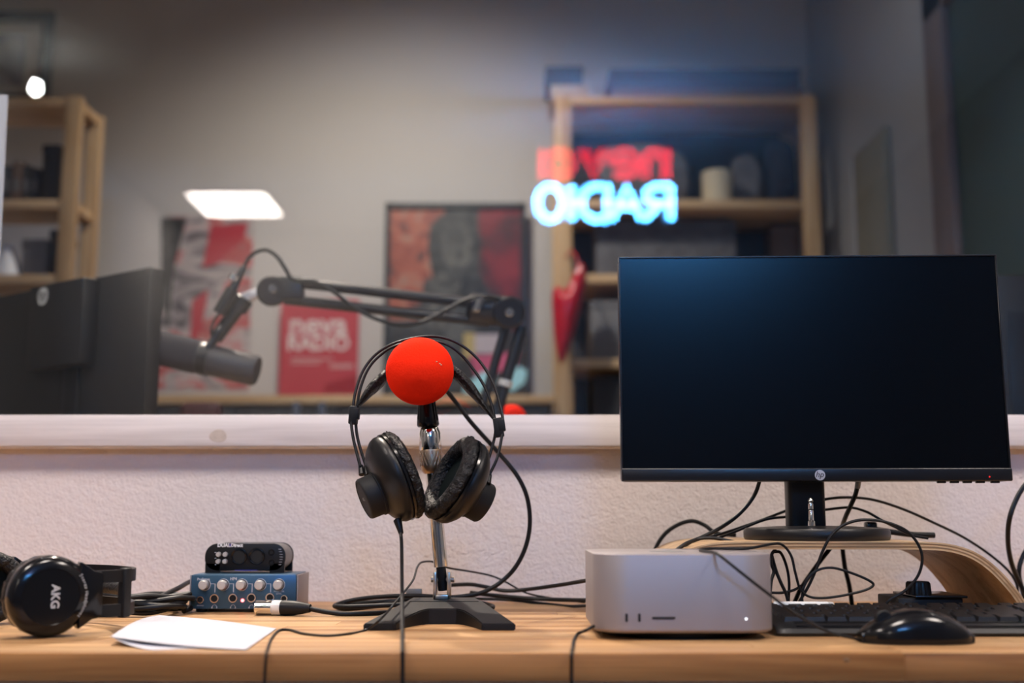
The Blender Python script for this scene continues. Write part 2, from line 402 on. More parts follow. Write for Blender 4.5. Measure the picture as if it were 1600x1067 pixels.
def thing(name, label, cat, loc=(0, 0, 0), mtx=None, group=None):
    o = bpy.data.objects.new(name, None); C.objects.link(o); o.empty_display_size = 0.03
    m = mtx if mtx is not None else Matrix.Translation(Vector(loc))
    o.matrix_world = m; WM[o.name] = m.copy(); tag(o, label, cat, group); return o
def struct(name, mb, m, parent=None, label=None):
    o = mb.build(name, m, parent)
    if parent is None:
        o['kind'] = 'structure'
        if label: o['label'] = label
    return o
def part(name, mb, m, parent, label=None, angle=38):
    o = mb.build(name, m, parent, angle=angle)
    if label: o['label'] = label
    return o
def copy_child(o, parent, loc):
    c = o.copy(); C.objects.link(c); c.parent = parent; c.location = loc; return c

# ---------------------------------------------------------------- the two rooms
WALL_Y = 1.742; XL, XR = -2.6, 2.5; YB = -5.3; CEIL = 3.12; FAR_Y = 4.62; FXR = 1.26; WY2 = 1.86
WX0, WX1 = -1.75, 1.18              # window opening
SILL = ZP(648, 1.718)
struct('floor', MB().rng((XL - .1, YB - .1, -0.05), (XR + .1, FAR_Y + .1, 0)), 'floor', label='dark grey floor of both rooms')
struct('ceiling', MB().rng((XL - .1, YB - .1, CEIL), (XR + .1, WALL_Y + .05, CEIL + 0.05)), 'ceiling', label='pale ceiling above the desk')
struct('ceiling_far', MB().rng((XL - .1, WALL_Y + .05, CEIL), (XR + .1, FAR_Y + .1, CEIL + 0.05)), 'ceiling', label='pale ceiling of the room beyond the glass')
struct('wall_rear', MB().rng((XL - .1, YB - .1, 0), (XR + .1, YB, CEIL)), 'room_dark', label='dark grey wall behind the camera')
struct('wall_left', MB().rng((XL - .1, YB, 0), (XL, WALL_Y, CEIL)), 'room_dark', label='dark grey side wall left of the desk')
struct('wall_right', MB().rng((XR, YB, 0), (XR + .1, WALL_Y, CEIL)), 'room_dark', label='dark grey side wall right of the desk')
w = MB().rng((XL - .1, WALL_Y, 0), (XR + .1, WY2, SILL - 0.02))
w.rng((XL - .1, WALL_Y, SILL - 0.02), (WX0, WY2, CEIL)); w.rng((WX1, WALL_Y, SILL - 0.02), (XR + .1, WY2, CEIL)); w.rng((WX0, WALL_Y, 2.45), (WX1, WY2, CEIL))
struct('wall_front', w, 'plaster', label='pinkish white rough plaster wall behind the desk')
struct('wall_far', MB().rng((XL - .1, FAR_Y, 0), (XR + .1, FAR_Y + .1, CEIL)), 'far_wall', label='grey beige rear wall of the room beyond the glass')
struct('wall_far_left', MB().rng((XL - .1, WY2, 0), (XL, FAR_Y, CEIL)), 'far_wall', label='left wall of the room beyond the glass')
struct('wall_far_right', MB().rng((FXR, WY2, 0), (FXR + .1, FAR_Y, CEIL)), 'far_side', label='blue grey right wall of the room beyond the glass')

# sill board, its bare underside strip, the pane
zb = ZP(697, 1.718)
sill = MB().rng((WX0 - .12, 1.718, zb), (WX1 + .12, WY2 + .02, SILL), 0.0015)
so = struct('trim_1', sill, 'white_wood', label='white glazed wooden window board under the glass')
kc = P(341, 681, 1.7178)
part('knot', MB().lathe([(0, 0), (0.0115, 0), (0.0105, 0.0004), (0.0085, 0.0001), (0.006, 0.0003), (0, 0.0004)], 28, frame(kc, (0, -1, 0)) @ Matrix.Diagonal((1.15, .85, 1, 1)), wob=lambda a, r, z: 0.05 * math.sin(3 * a + r * 900)), 'knot', so, 'round faint knot in the white board')
struct('trim_2', MB().rng((WX0 - .12, 1.720, zb - 0.0030), (WX1 + .12, 1.729, zb)), 'bare_wood', label='thin bare pine strip under the white window board')
win = MB().rng((WX0, YG, SILL - 0.004), (WX1, YG + 0.006, 2.45))
wo = struct('window_1', win, 'glass', label='large studio window pane between the two rooms')
wf = MB()
wf.rng((WX0, 1.75, SILL), (WX0 + .05, 1.85, 2.45)); wf.rng((WX1 - .05, 1.75, SILL), (WX1, 1.85, 2.45)); wf.rng((WX0, 1.75, 2.40), (WX1, 1.85, 2.45))
part('window_frame', wf, 'white_wood', wo)

# ---------------------------------------------------------------- desk of glued pine staves
y0 = G(800, 1020).y + 0.003
desk = thing('desk', 'pine butcher-block desk top carrying the silver computer and both headphones', 'desk', (0, (y0 + WALL_Y) / 2, 0))
DTH = 0.0265; nrow = 14; rd = (WALL_Y - 0.001 - y0) / nrow
cache = {}
def stave_mesh(L, d, front):
    k = (round(L, 3), front)
    if k not in cache:
        b = MB().box((0, 0, -DTH / 2), (L, d - 0.00025, DTH), 0.0012 if front else 0.0004, 1)
        cache[k] = b.mesh('stave'); cache[k].materials.append(M['desk'])
    return cache[k]
for r in range(nrow):
    yy = y0 + rd * (r + 0.5); x = -1.30 - random.random() * 0.4
    seq = [0.95, 1.225, 0.95] if r == 0 else None
    if r == 0: x = -1.235 - 0.53
    k = 0
    while x < 1.35:
        L = [0.965, 1.22, 0.95][k % 3] if r == 0 else random.choice([0.34, 0.46, 0.58, 0.71])
        if r == 0 and k == 0: x = XP(1412, y0, 1040) - 1.22 - 0.965
        o = bpy.data.objects.new('stave', stave_mesh(L - 0.0002, rd, r == 0)); C.objects.link(o); o.parent = desk
        o.location = Vector((x + L / 2, yy, DT)) - desk.location
        x += L; k += 1
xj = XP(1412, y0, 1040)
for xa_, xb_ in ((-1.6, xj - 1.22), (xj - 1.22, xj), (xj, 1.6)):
    part('edge_strip', MB().rng((xa_ + 0.0001, y0 - 0.003, DT - DTH), (xb_ - 0.0001, y0, DT - 0.0002), 0.0006), 'desk_edge_shade', desk)  # thin added facing that carries the painted shade of the front
for sx in (-1.15, 1.2):
    for yy in (y0 + 0.07, WALL_Y - 0.08):
        part('leg', MB().rng((sx - .03, yy - .03, 0), (sx + .03, yy + .03, DT - DTH), 0.002), 'black_matte', desk)
part('knot_hole', MB().lathe([(0, 0), (0.0022, 0), (0.0018, 0.0003), (0, 0.0003)], 14, frame(P(1323, 1031, y0 - 0.0030), (0, -1, 0)) @ Matrix.Diagonal((1.4, .8, 1, 1))), 'ply_dark', desk, 'small dark knot on the desk edge')

# ---------------------------------------------------------------- cables
def cpts(pts, r):
    out = []
    for p in pts:
        if isinstance(p, Vector): out.append(p)
        elif p[2] == 'd': out.append(G(p[0], p[1], DT + r * 1.02))
        else: out.append(P(*p))
    return out
def cable_mb(pts, r, n=8, sub=8):
    return MB().tube(crom(cpts(pts, r), sub), r, n)
def cable(label, pts, r, name='cable', m='rubber', group=None):
    o = cable_mb(pts, r).build(name, m); tag(o, label, 'cable', group); return o

# ---------------------------------------------------------------- monitor riser and monitor
RY0, RY1, RT = 1.405, 1.635, 0.0095
def ft(px, py): q = P(px, py, RY0); return (q.x, q.z)
rp = [ft(1295, 846), ft(1380, 846), ft(1440, 846.5), ft(1478, 849), ft(1508, 856), ft(1532, 867), ft(1556, 885), ft(1580, 910), ft(1600, 936), (ft(1622, 973)[0], DT)]
# offset the outer line inwards to get a bent strip, both halves mirrored about the middle
def offs(poly, t):
    out = []
    for i, p in enumerate(poly):
        a = Vector(poly[max(0, i - 1)]); b_ = Vector(poly[min(len(poly) - 1, i + 1)])
        d = (b_ - a).normalized(); nrm = Vector((d.y, -d.x)); out.append((p[0] + nrm.x * t, max(DT, p[1] + nrm.y * t)))
    return out
rp = [tuple(v)[:2] for v in crom([Vector((p[0], p[1], 0)) for p in rp], 4)]
xc = rp[0][0]
lf = [(2 * xc - p[0], p[1]) for p in rp[::-1]][:-1]
full = lf + rp
RISE = rp[0][1]
riser = thing('monitor_riser', 'bent plywood monitor riser arching over the desk under the monitor', 'monitor riser', (xc, (RY0 + RY1) / 2, DT))
def strip(poly, t0, t1, ya, yb):
    A = offs(poly, t0); B = offs(poly, t1)
    return MB().loft([[(a[0], ya, a[1]), (a[0], yb, a[1]), (b_[0], yb, b_[1]), (b_[0], ya, b_[1])] for a, b_ in zip(A, B)])
for i in range(5):
    t0, t1 = RT * i / 5, RT * (i + 1) / 5
    in_ = 0.0 if i % 2 == 0 else 0.0004
    part('ply_layer', strip(full, t0, t1, RY0 + in_, RY1 - in_), 'ply' if i % 2 == 0 else 'ply_dark', riser)

tl, tr, bl, br = P(963, 400, 1.468), P(1555, 397, 1.452), P(975, 753, 1.468), P(1585, 750.5, 1.452)
mc = (bl + br) / 2
ux = (br - bl).normalized(); ux.z = 0; ux.normalize(); uz = ((tl + tr) / 2 - (bl + br) / 2)
Wm = ((tr - tl).length + (br - bl).length) / 2; Hm = uz.length
uz = Vector((0, 0.012, 1)).normalized(); uy = uz.cross(ux).normalized(); uz = ux.cross(uy).normalized()
MM = Matrix((ux, uy, uz)).transposed().to_4x4()
cxm = (tl.x + tr.x + bl.x + br.x) / 4
MM.translation = Vector((cxm, (bl.y + br.y) / 2, (bl.z + br.z) / 2))
mon = thing('monitor', 'switched-off black widescreen monitor standing on the plywood riser', 'monitor', (P(1276, 840, 1.50).x, 1.50, RISE))
chin = 0.0165; bz = 0.0022
part('housing', MB().box((0, 0.016, Hm / 2), (Wm, 0.026, Hm), 0.004, 2, MM), 'bezel', mon)
hb = MB().box((0, 0.036, Hm * 0.45), (Wm * 0.6, 0.028, Hm * 0.6), 0.008, 2, MM)
part('rear_bulge', hb, 'black_matte', mon)
part('screen', MB().box((0, 0.0022, chin + (Hm - chin - bz) / 2), (Wm - 2 * bz, 0.0015, Hm - chin - bz), 0, 1, MM), 'screen', mon)
bzl = MB()
bzl.box((-Wm / 2 + bz / 2, 0.002, Hm / 2), (bz, 0.005, Hm), 0.0005, 1, MM); bzl.box((Wm / 2 - bz / 2, 0.002, Hm / 2), (bz, 0.005, Hm), 0.0005, 1, MM); bzl.box((0, 0.002, Hm - bz / 2), (Wm, 0.005, bz), 0.0005, 1, MM)
part('bezel', bzl, 'bezel', mon)
ch = part('chin', MB().box((0, 0.0015, chin / 2), (Wm, 0.011, chin), 0.0018, 3, MM), 'bezel', mon)
lx = XP(1280, 1.46, 741) - cxm
LM = MM @ frame((lx, -0.0041, 0.0075), (0, -1, 0))
part('logo', MB().lathe([(0, 0), (0.0066, 0), (0.0066, 0.0003), (0, 0.0003)], 28, LM), 'grey_logo', ch, 'round silver maker logo')
part('lettering', MB().text('hp', 0.0105, LM @ Matrix.Translation((0.0002, 0.0006, 0.0004)) @ Matrix(((1, 0.28, 0, 0), (0, 1, 0, 0), (0, 0, 1, 0), (0, 0, 0, 1))), 0.00008), 'bezel', ch)
part('power_light', MB().sphere(MM @ Vector((XP(1545, 1.452, 745) - cxm, -0.0040, 0.0052)), 0.0009, 10), 'led_red_dim', ch, 'tiny red standby light')
for k, bxp in enumerate((1473, 1493, 1513, 1533, 1556)):
    part('button', MB().box((XP(bxp, 1.454, 752) - cxm, 0.004, -0.0010), (0.011, 0.005, 0.003), 0.0006, 1, MM), 'bezel', mon)
BXC = XP(1275, 1.50, 835); BYC = 1.50
part('base', MB().lathe([(0, 0), (0.091, 0), (0.0925, 0.003), (0.0925, 0.011), (0.090, 0.0145), (0.05, 0.017), (0, 0.018)], 64, Matrix.Translation((BXC, BYC, RISE + 0.0002))), 'black', mon)
nx0, nx1 = XP(1231, 1.5, 800), XP(1289, 1.5, 800)
nk = MB().rng((nx0, 1.492, RISE + 0.012), (nx1, 1.520, ZP(640, 1.5)), 0.006, seg=3)
part('neck', nk, 'black', mon)
# jack adapter left standing on the monitor foot
jx = P(1268, 822, 1.452)
jk = thing('jack_adapter', 'small chrome jack adapter standing upright on the monitor foot', 'adapter', (jx.x, 1.452, RISE + 0.0176))
jz = RISE + 0.0160
JM = Matrix.Translation((jx.x, 1.452, jz))
part('sleeve', MB().lathe([(0, 0.002), (0.0044, 0.002), (0.0044, 0.008), (0.0032, 0.009), (0.0032, 0.021), (0.0026, 0.022), (0, 0.022)], 20, JM), 'chrome', jk)
part('insulator_ring', MB().lathe([(0, 0.0221), (0.0030, 0.0221), (0.0030, 0.0230), (0, 0.0230)], 18, JM), 'black', jk)
part('tip', MB().lathe([(0, 0.023), (0.0031, 0.0231), (0.0032, 0.029), (0.0022, 0.031), (0.0033, 0.0335), (0.0018, 0.037), (0, 0.038)], 20, JM), 'chrome', jk)

# ---------------------------------------------------------------- small silver desktop computer
MY0 = 1.214
xr_ = XP(1203.5, MY0 + 0.036, 925); xl_ = XP(915.5, MY0 + 0.15, 925); MW = xr_ - xl_; mx = (xr_ + xl_) / 2; print('computer width', MW)
mac = thing('desktop_computer', 'silver aluminium desktop computer with rounded corners on the desk', 'computer', (mx, MY0 + MW / 2, DT))
def rrect(w, d, r, n=10):
    out = []
    for (cx, cy, a0) in ((w / 2 - r, d / 2 - r, 0), (-w / 2 + r, d / 2 - r, 90), (-w / 2 + r, -d / 2 + r, 180), (w / 2 - r, -d / 2 + r, 270)):
        for k in range(n + 1):
            a = math.radians(a0 + 90 * k / n); out.append((cx + r * math.cos(a), cy + r * math.sin(a)))
    return out
MZ0, MZ1 = DT + 0.0075, ZP(866, MY0)
bm_ = MB(); rings = []
for z, ins in ((MZ0, 0.003), (MZ0 + 0.001, 0.0012), (MZ0 + 0.003, 0.0), (MZ1 - 0.0012, 0.0), (MZ1 - 0.0004, 0.0004), (MZ1, 0.0012)):
    rings.append([(mx + x, MY0 + MW / 2 + y, z) for x, y in rrect(MW - 2 * ins, MW - 2 * ins, 0.036 - ins)])
body = part('body', bm_.loft(rings), 'alu', mac, angle=30)
part('foot_ring', MB().lathe([(0, 0), (0.083, 0), (0.086, 0.004), (0.087, 0.0085), (0, 0.0085)], 56, Matrix.Translation((mx, MY0 + MW / 2, DT))), 'black_matte', mac)
def slot(x, z, w, h):
    r = min(w, h) / 2
    return MB().prism(rrect(w, h, r * 0.999, 6), -0.0006, 0.0003, 0, frame((x, MY0 - 0.0001, z), (0, -1, 0)))
for px_ in (979, 999):
    q = P(px_, 965, MY0); part('usb_port', slot(q.x, q.z, 0.0028, 0.0088), 'hole', mac)
q = P(1037, 965.5, MY0); part('card_slot', slot(q.x, q.z, 0.0245, 0.0024), 'hole', mac)
q = P(1166, 967, MY0); part('power_light', MB().lathe([(0, 0), (0.0013, 0), (0.0012, 0.0003), (0, 0.0003)], 16, frame((q.x, MY0 - 0.0001, q.z), (0, -1, 0))), 'led_white', mac, 'small white power light')
ap = []
for k in range(40):                       # dark fruit-shaped emblem on the lid
    a = 2 * PI * k / 40; r = 0.021 * (1 - 0.10 * math.exp(-((a - PI / 2) / 0.3) ** 2) - 0.07 * math.exp(-((a - 3 * PI / 2) / 0.25) ** 2))
    x, y = r * math.cos(a), r * 1.05 * math.sin(a)
    d = math.hypot(x - 0.025, y - 0.003)
    if d < 0.0105: x -= (0.0105 - d)
    ap.append((x, y))
em = MB().prism(ap, 0, 0.0002, 0, Matrix.Translation((mx - 0.006, MY0 + MW / 2 - 0.002, MZ1)))
em.prism([(0.0, 0.023), (0.003, 0.0235), (0.008, 0.029), (0.0085, 0.034), (0.004, 0.031), (0.0005, 0.027)], 0, 0.0002, 0, Matrix.Translation((mx - 0.006, MY0 + MW / 2 - 0.002, MZ1)))
part('emblem', em, 'grey_dim', mac, 'dark emblem on the lid')

# ---------------------------------------------------------------- keyboard
KX0, KX1 = XP(1211, 1.26, 970), XP(1211, 1.26, 970) + 0.452
KY0, KY1 = 1.250, 1.384
kb = thing('keyboard', 'black full-size keyboard between the silver computer and the mouse', 'keyboard', ((KX0 + KX1) / 2, (KY0 + KY1) / 2, DT))
def kz(y): return DT + 0.0130 + (y - KY0) / (KY1 - KY0) * 0.0075
sec = [(KY0 + 0.002, DT + 0.0008), (KY0, DT + 0.004), (KY0 + 0.003, DT + 0.0085), (KY0 + 0.012, DT + 0.0125), (KY0 + 0.024, kz(KY0 + 0.024)), (KY1 - 0.003, kz(KY1)), (KY1, kz(KY1) - 0.003), (KY1, DT + 0.008), (KY1 - 0.003, DT + 0.0008)]
rings = []
for x, sh in ((KX0, 0.55), (KX0 + 0.003, 0.8), (KX0 + 0.009, 0.95), (KX0 + 0.02, 1.0), (KX1 - 0.02, 1.0), (KX1 - 0.009, 0.95), (KX1 - 0.003, 0.8), (KX1, 0.55)):
    rings.append([(x, (KY0 + KY1) / 2 + (y - (KY0 + KY1) / 2) * (0.86 + 0.14 * sh), DT + 0.0008 + (z - DT - 0.0008) * (0.6 + 0.4 * sh)) for y, z in sec])
part('case', MB().loft(rings), 'black', kb, angle=25)
part('palm_strip', MB().loft([[(x, KY0 + 0.0042, DT + 0.0097), (x, KY0 + 0.0210, DT + 0.0149), (x, KY0 + 0.0210, DT + 0.0140), (x, KY0 + 0.0042, DT + 0.0085)] for x in (KX0 + 0.022, KX1 - 0.022)]), 'black_gloss', kb)
pit = 0.0188; kcache = {}
def key_mesh(w):
    k = round(w, 4)
    if k not in kcache:
        d = 0.0172; h = 0.0060; ww = w - 0.0016; t = 0.0022
        b = MB().loft([[(-ww / 2, -d / 2, 0), (ww / 2, -d / 2, 0), (ww / 2, d / 2, 0), (-ww / 2, d / 2, 0)],
                       [(-ww / 2 + t * .7, -d / 2 + t, h * .82), (ww / 2 - t * .7, -d / 2 + t, h * .82), (ww / 2 - t * .7, d / 2 - t * .4, h), (-ww / 2 + t * .7, d / 2 - t * .4, h)]])
        kcache[k] = b.mesh('key', 25); kcache[k].materials.append(M['key'])
    return kcache[k]
tilt = math.atan2(kz(KY1) - kz(KY0), KY1 - KY0)
rows = [  # front to back: widths in key units (0 < negative = gap)
    [1.25, 1.25, 1.25, 6.25, 1.25, 1.25, 1.25, 1.25, -.25, 1, 1, 1, -.25, 2, 1, 1],
    [2.25] + [1] * 10 + [2.75, -1.25, 1, -1.25, 1, 1, 1, 1],
    [1.75] + [1] * 11 + [2.25, -3.5, 1, 1, 1, 1],
    [1.5] + [1] * 12 + [1.5, -.25, 1, 1, 1, -.25, 1, 1, 1, 1],
    [1] * 13 + [2, -.25, 1, 1, 1, -.25, 1, 1, 1, 1],
    [1, -.5, 1, 1, 1, 1, -.4, 1, 1, 1, 1, -.4, 1, 1, 1, 1, -.45, 1, 1, 1, -.25, 1, 1, 1, 1]]
for r, row in enumerate(rows):
    yy = KY0 + 0.0225 + 0.0088 + r * 0.01815 + (0.001 if r == 5 else 0); x = KX0 + 0.012
    for u in row:
        if u > 0:
            o = bpy.data.objects.new('key', key_mesh(u * pit)); C.objects.link(o); o.parent = kb
            o.location = Vector((x + u * pit / 2, yy, kz(yy) - 0.0004)) - kb.location; o.rotation_euler = (tilt, 0, 0)
        x += abs(u) * pit

# ---------------------------------------------------------------- mouse (seen from its side, cord end to the left)
mA, mB_ = G(1349, 1003), G(1521, 1010)
MYc = 1.198; ml = XP(1522, 1.19, 990) - XP(1347, 1.19, 990); mx0 = XP(1347, 1.19, 990)
mouse = thing('mouse', 'black glossy corded mouse in front of the keyboard at the desk edge', 'mouse', (mx0 + ml / 2, MYc, DT))
def mrow(t):
    h = 0.0342 * (max(0.0, math.sin(PI * (0.07 + 0.88 * t ** 1.08))) ** 0.72); w = 0.030 * (max(0.02, 1 - abs(2 * t - 1.0) ** 3.2)) ** 0.5
    return h, w
rings, rb = [], []
for i in range(25):
    t = i / 24; h, wd = mrow(t); h = max(h, 0.011); wd = max(wd, 0.008); x = mx0 + ml * (0.5 - 0.5 * math.cos(PI * t))
    t2 = 0.5 - 0.5 * math.cos(PI * t); h, wd = mrow(t2); h = max(h, 0.010); wd = max(wd, 0.010)
    ring = []
    for k in range(17):
        a = PI * k / 16; c, s_ = math.cos(a), math.sin(a)
        ring.append((x, MYc - wd * (abs(c) ** 0.7) * (1 if c > 0 else -1), DT + 0.006 + (h - 0.006) * (s_ ** 0.75)))
    rings.append(ring + [(x, MYc + wd * 0.95, DT + 0.0055), (x, MYc - wd * 0.95, DT + 0.0055)])
    rb.append([(x, MYc - wd * 0.97, DT + 0.0062), (x, MYc + wd * 0.97, DT + 0.0062), (x, MYc + wd * 0.90, DT + 0.0006), (x, MYc - wd * 0.90, DT + 0.0006)])
part('shell', MB().loft(rings), 'black_gloss', mouse, angle=50)
part('base', MB().loft(rb), 'black', mouse)
hw, _ = mrow(0.24)
part('scroll_wheel', MB().cyl((mx0 + ml * 0.22, MYc - 0.0035, DT + 0.0235), (mx0 + ml * 0.22, MYc + 0.0035, DT + 0.0235), 0.009, n=24, bev=0.001), 'rubber', mouse)
mc_r = 0.0016
topz = MZ1 + mc_r * 1.1
mcable = [P(1347, 1001, 1.196), (1330, 996, 1.19), (1295, 987, 1.186), (1245, 960, 1.186), (1205, 931, 1.188), (1160, 896, 1.188), (1130, 872, 1.190),
          Vector((XP(1116, 1.215, 862), 1.212, topz)), Vector((XP(1100, 1.26, 858), 1.255, topz)), Vector((XP(1094, 1.30, 856), 1.30, topz)), Vector((XP(1112, 1.33, 856), 1.325, topz + .001)),
          Vector((XP(1165, 1.34, 857), 1.335, topz + 0.0005)), (1205, 850, 1.375), (1222, 851, 1.385), (1236, 868, 1.388), (1243, 896, 1.388), (1251, 921, 1.39),
          (1268, 933, 1.39), (1300, 933, 1.39), (1345, 924, 1.39), (1364, 915, 1.39), (1358, 907, 1.39), (1330, 895, 1.391), (1300, 887, 1.391), (1277, 891, 1.392), (1262, 904, 1.392), (1254, 925, 1.392), (1254, 945, 1.392), Vector((XP(1256, 1.395, 955), 1.396, DT + 0.004))]
part('cord', cable_mb(mcable, mc_r), 'rubber', mouse)

# white stylus resting on the back rim of the keyboard
pa, pb = P(1208, 936.5, 1.378), P(1302, 938.5, 1.378)
zpen = kz(1.378) + 0.0040
pa.z = zpen; pb.z = zpen - 0.0004
pen = thing('pen', 'white plastic pen lying along the rear edge of the keyboard', 'pen', ((pa.x + pb.x) / 2, 1.378, zpen - 0.0036))
part('barrel', MB().cyl(pa, pb - Vector((0.006, 0, 0)), 0.0036, n=18, bev=0.001), 'white_plastic', pen)
part('cap_end', MB().cyl(pb - Vector((0.006, 0, 0)), pb, 0.0034, 0.0028, n=18, bev=0.0006), 'label_grey', pen)

# black box with ribbed knob under the riser
gx0, gx1 = XP(1399, 1.43, 935), XP(1500, 1.43, 935); gz = ZP(929, 1.42)
gb = thing('controller_box', 'low black box with a ribbed knob standing under the plywood riser', 'controller', ((gx0 + gx1) / 2, 1.455, DT))
part('box', MB().rng((gx0, 1.42, DT), (gx1, 1.50, gz - 0.004), 0.002), 'black_matte', gb)
part('top_plate', MB().rng((gx0 + 0.02, 1.415, gz - 0.004), (gx1 + 0.004, 1.50, gz - 0.001), 0.0008), 'black_gloss', gb)
kq = P(1435, 925, 1.445)
part('knob', MB().lathe([(0, 0), (0.0150, 0), (0.0140, 0.0135), (0.0128, 0.0155), (0, 0.0155)], 72, Matrix.Translation((kq.x, 1.445, gz - 0.001)), wob=lambda a, r, z: 0.035 * math.cos(18 * a) if r > 0.0135 else 0), 'black', gb)

# ---------------------------------------------------------------- microphone stand
SX = XP(690, 1.46, 920)
stand = thing('desk_microphone_stand', 'black cast iron desk stand with chrome pole holding the red microphone', 'microphone stand', (SX, 1.42, DT))
def sp(px, py, Y): return XP(px, Y, py)
pl = [(sp(567, 980, 1.318), 1.318), (sp(618, 980, 1.318), 1.318)]
xa, xb = sp(618, 980, 1.318), sp(753, 980, 1.318)
for k in range(1, 12):
    t = k / 12; pl.append((xa + (xb - xa) * t, 1.318 + 0.072 * min(1.0, math.sin(PI * t) * 1.25) ** 0.9))
pl += [(xb, 1.318), (sp(806, 980, 1.318), 1.318), (sp(756, 945, 1.425), 1.425), (sp(742, 935, 1.50), 1.50), (sp(645, 935, 1.50), 1.50), (sp(632, 945, 1.425), 1.425)]
b = bmesh.new(); vs = [b.verts.new((p[0], p[1], DT)) for p in pl]; f = b.faces.new(vs)
r = bmesh.ops.extrude_face_region(b, geom=[f])
def bz_(y): return 0.0075 + (0.0235 - 0.0075) * min(1, (y - 1.318) / 0.107)
top = [g for g in r['geom'] if isinstance(g, bmesh.types.BMVert)]
for v in top: v.co.z = DT + bz_(v.co.y)
bmesh.ops.triangulate(b, faces=[fc for fc in b.faces if len(fc.verts) > 4])
bmesh.ops.recalc_face_normals(b, faces=list(b.faces))
bmesh.ops.bevel(b, geom=[e for e in b.edges if len(e.link_faces) == 2 and e.calc_face_angle(0) > 0.8], offset=0.0012, segments=2, affect='EDGES')
part('base', MB().bm(b), 'iron', stand, angle=30)
part('crease_bar', MB().rng((sp(640, 944, 1.43), 1.428, DT + 0.0232), (sp(748, 944, 1.43), 1.431, DT + 0.0242)), 'iron', stand)
zt = DT + 0.0235
bx = SX
bk = MB().rng((bx - 0.0108, 1.462, zt), (bx - 0.0065, 1.488, zt + 0.034), 0.0012); bk.rng((bx + 0.0065, 1.462, zt), (bx + 0.0108, 1.488, zt + 0.034), 0.0012); bk.rng((bx - 0.0108, 1.462, zt), (bx + 0.0108, 1.488, zt + 0.006), 0.0012)
part('hinge_bracket', bk, 'nickel', stand)
part('hinge_bolt', MB().cyl((bx - 0.0145, 1.475, zt + 0.024), (bx + 0.0155, 1.475, zt + 0.024), 0.0035, n=12, bev=0.0005), 'nickel', stand)
p0 = Vector((bx, 1.475, zt + 0.020)); p1 = P(675, 735, 1.475); ax = (p1 - p0).normalized()
part('hinge_tongue', MB().cyl(p0 - ax * 0.010, p0 + ax * 0.024, 0.0062, n=20, bev=0.001), 'iron', stand)
part('pole', MB().cyl(p0 + ax * 0.020, p1, 0.0090, n=32), 'chrome', stand)
c0 = P(676, 762, 1.475); c1 = P(674, 735, 1.475); c2 = P(672, 703, 1.475); c3 = P(671, 667, 1.475); c4 = P(670, 650, 1.475)
axc = (c3 - c0).normalized(); L = (c3 - c0).length; l1 = (c1 - c0).length; l2 = (c2 - c0).length
FM = frame(c0, axc)
part('inner_pole', MB().cyl(c0 - axc * 0.02, c0 + axc * l1, 0.0082, n=28), 'chrome', stand)
kn = MB().lathe([(0.0095, l1 - 0.004), (0.0128, l1), (0.0142, l1 + 0.006), (0.0146, l2 - 0.002), (0.0140, l2)], 40, FM)
part('clutch_grip', kn, 'knurl', stand)
ridge = MB()
for k in range(20):
    for sgn in (1, -1):
        ridge.tube([FM @ Vector((0.0146 * math.cos(2 * PI * k / 20 + sgn * s * 0.5), 0.0146 * math.sin(2 * PI * k / 20 + sgn * s * 0.5), l1 + 0.006 + (l2 - l1 - 0.008) * s)) for s in (0, 0.25, 0.5, 0.75, 1)], 0.0004, 4)
part('knurling', ridge, 'knurl', stand)
part('clutch', MB().lathe([(0.0138, l2), (0.0144, l2 + 0.002), (0.0138, L - 0.008), (0.0112, L - 0.001), (0.0100, L), (0, L)], 40, FM), 'chrome', stand)
part('thread', MB().lathe([(0, L)] + [(0.0070 + 0.0005 * (k % 2), L + 0.0012 * k) for k in range(13)] + [(0, L + 0.0146)], 24, FM), 'nickel', stand)
cc0 = P(669, 667, 1.473); cc1 = P(667, 630, 1.473)
ca = (cc1 - cc0).normalized(); cl_ = (cc1 - cc0).length
part('clip', MB().lathe([(0.007, 0), (0.0132, 0.0005), (0.0146, 0.003), (0.0138, 0.012), (0.0115, cl_ - 0.002), (0.0112, cl_ + 0.012), (0, cl_ + 0.012)], 32, frame(cc0, ca)), 'black_gloss', stand)

# ---------------------------------------------------------------- microphone with red foam ball
bc = P(656, 580, 1.415)
br_ = (P(709, 580, 1.415) - bc).length
mic = thing('microphone', 'microphone with a round bright red foam ball on the desk stand', 'microphone', (bc.x, bc.y, bc.z - br_))
random.seed(3)
b = bmesh.new(); bmesh.ops.create_icosphere(b, subdivisions=5, radius=br_)
from mathutils import noise
for v in b.verts:
    nn = v.co.normalized(); v.co = bc + nn * (br_ * (1 + 0.006 * noise.noise(nn * 4) + 0.006 * noise.noise(nn * 38)))
part('windscreen', MB().bm(b), 'red_foam', mic, 'round red foam windscreen')
for (qx, qy) in ((682, 565), (687, 568), (689, 570)):
    d = ray(qx, qy).normalized(); oc = Vector((0, 0, CZ)) - bc; bb = oc.dot(d); hit = Vector((0, 0, CZ)) + d * (-bb - math.sqrt(bb * bb - oc.dot(oc) + br_ ** 2))
    part('lint', MB().sphere(hit, 0.0009, 8, (1.6, 1, .7)), 'cream', mic)
tail = P(694, 606, 1.575); head_ = bc + Vector((0.0, 0.02, -0.006))
mdir = (tail - head_).normalized(); ml_ = (tail - head_).length
part('body', MB().lathe([(0, 0), (0.021, 0.0), (0.021, 0.012), (0.0165, 0.03), (0.0125, ml_ - 0.035), (0.0118, ml_ - 0.03), (0, ml_ - 0.03)], 28, frame(head_, mdir)), 'black', mic)
cb = MB().lathe([(0, ml_ - 0.031), (0.0095, ml_ - 0.031), (0.0095, ml_ - 0.010), (0.006, ml_), (0, ml_)], 24, frame(head_, mdir))
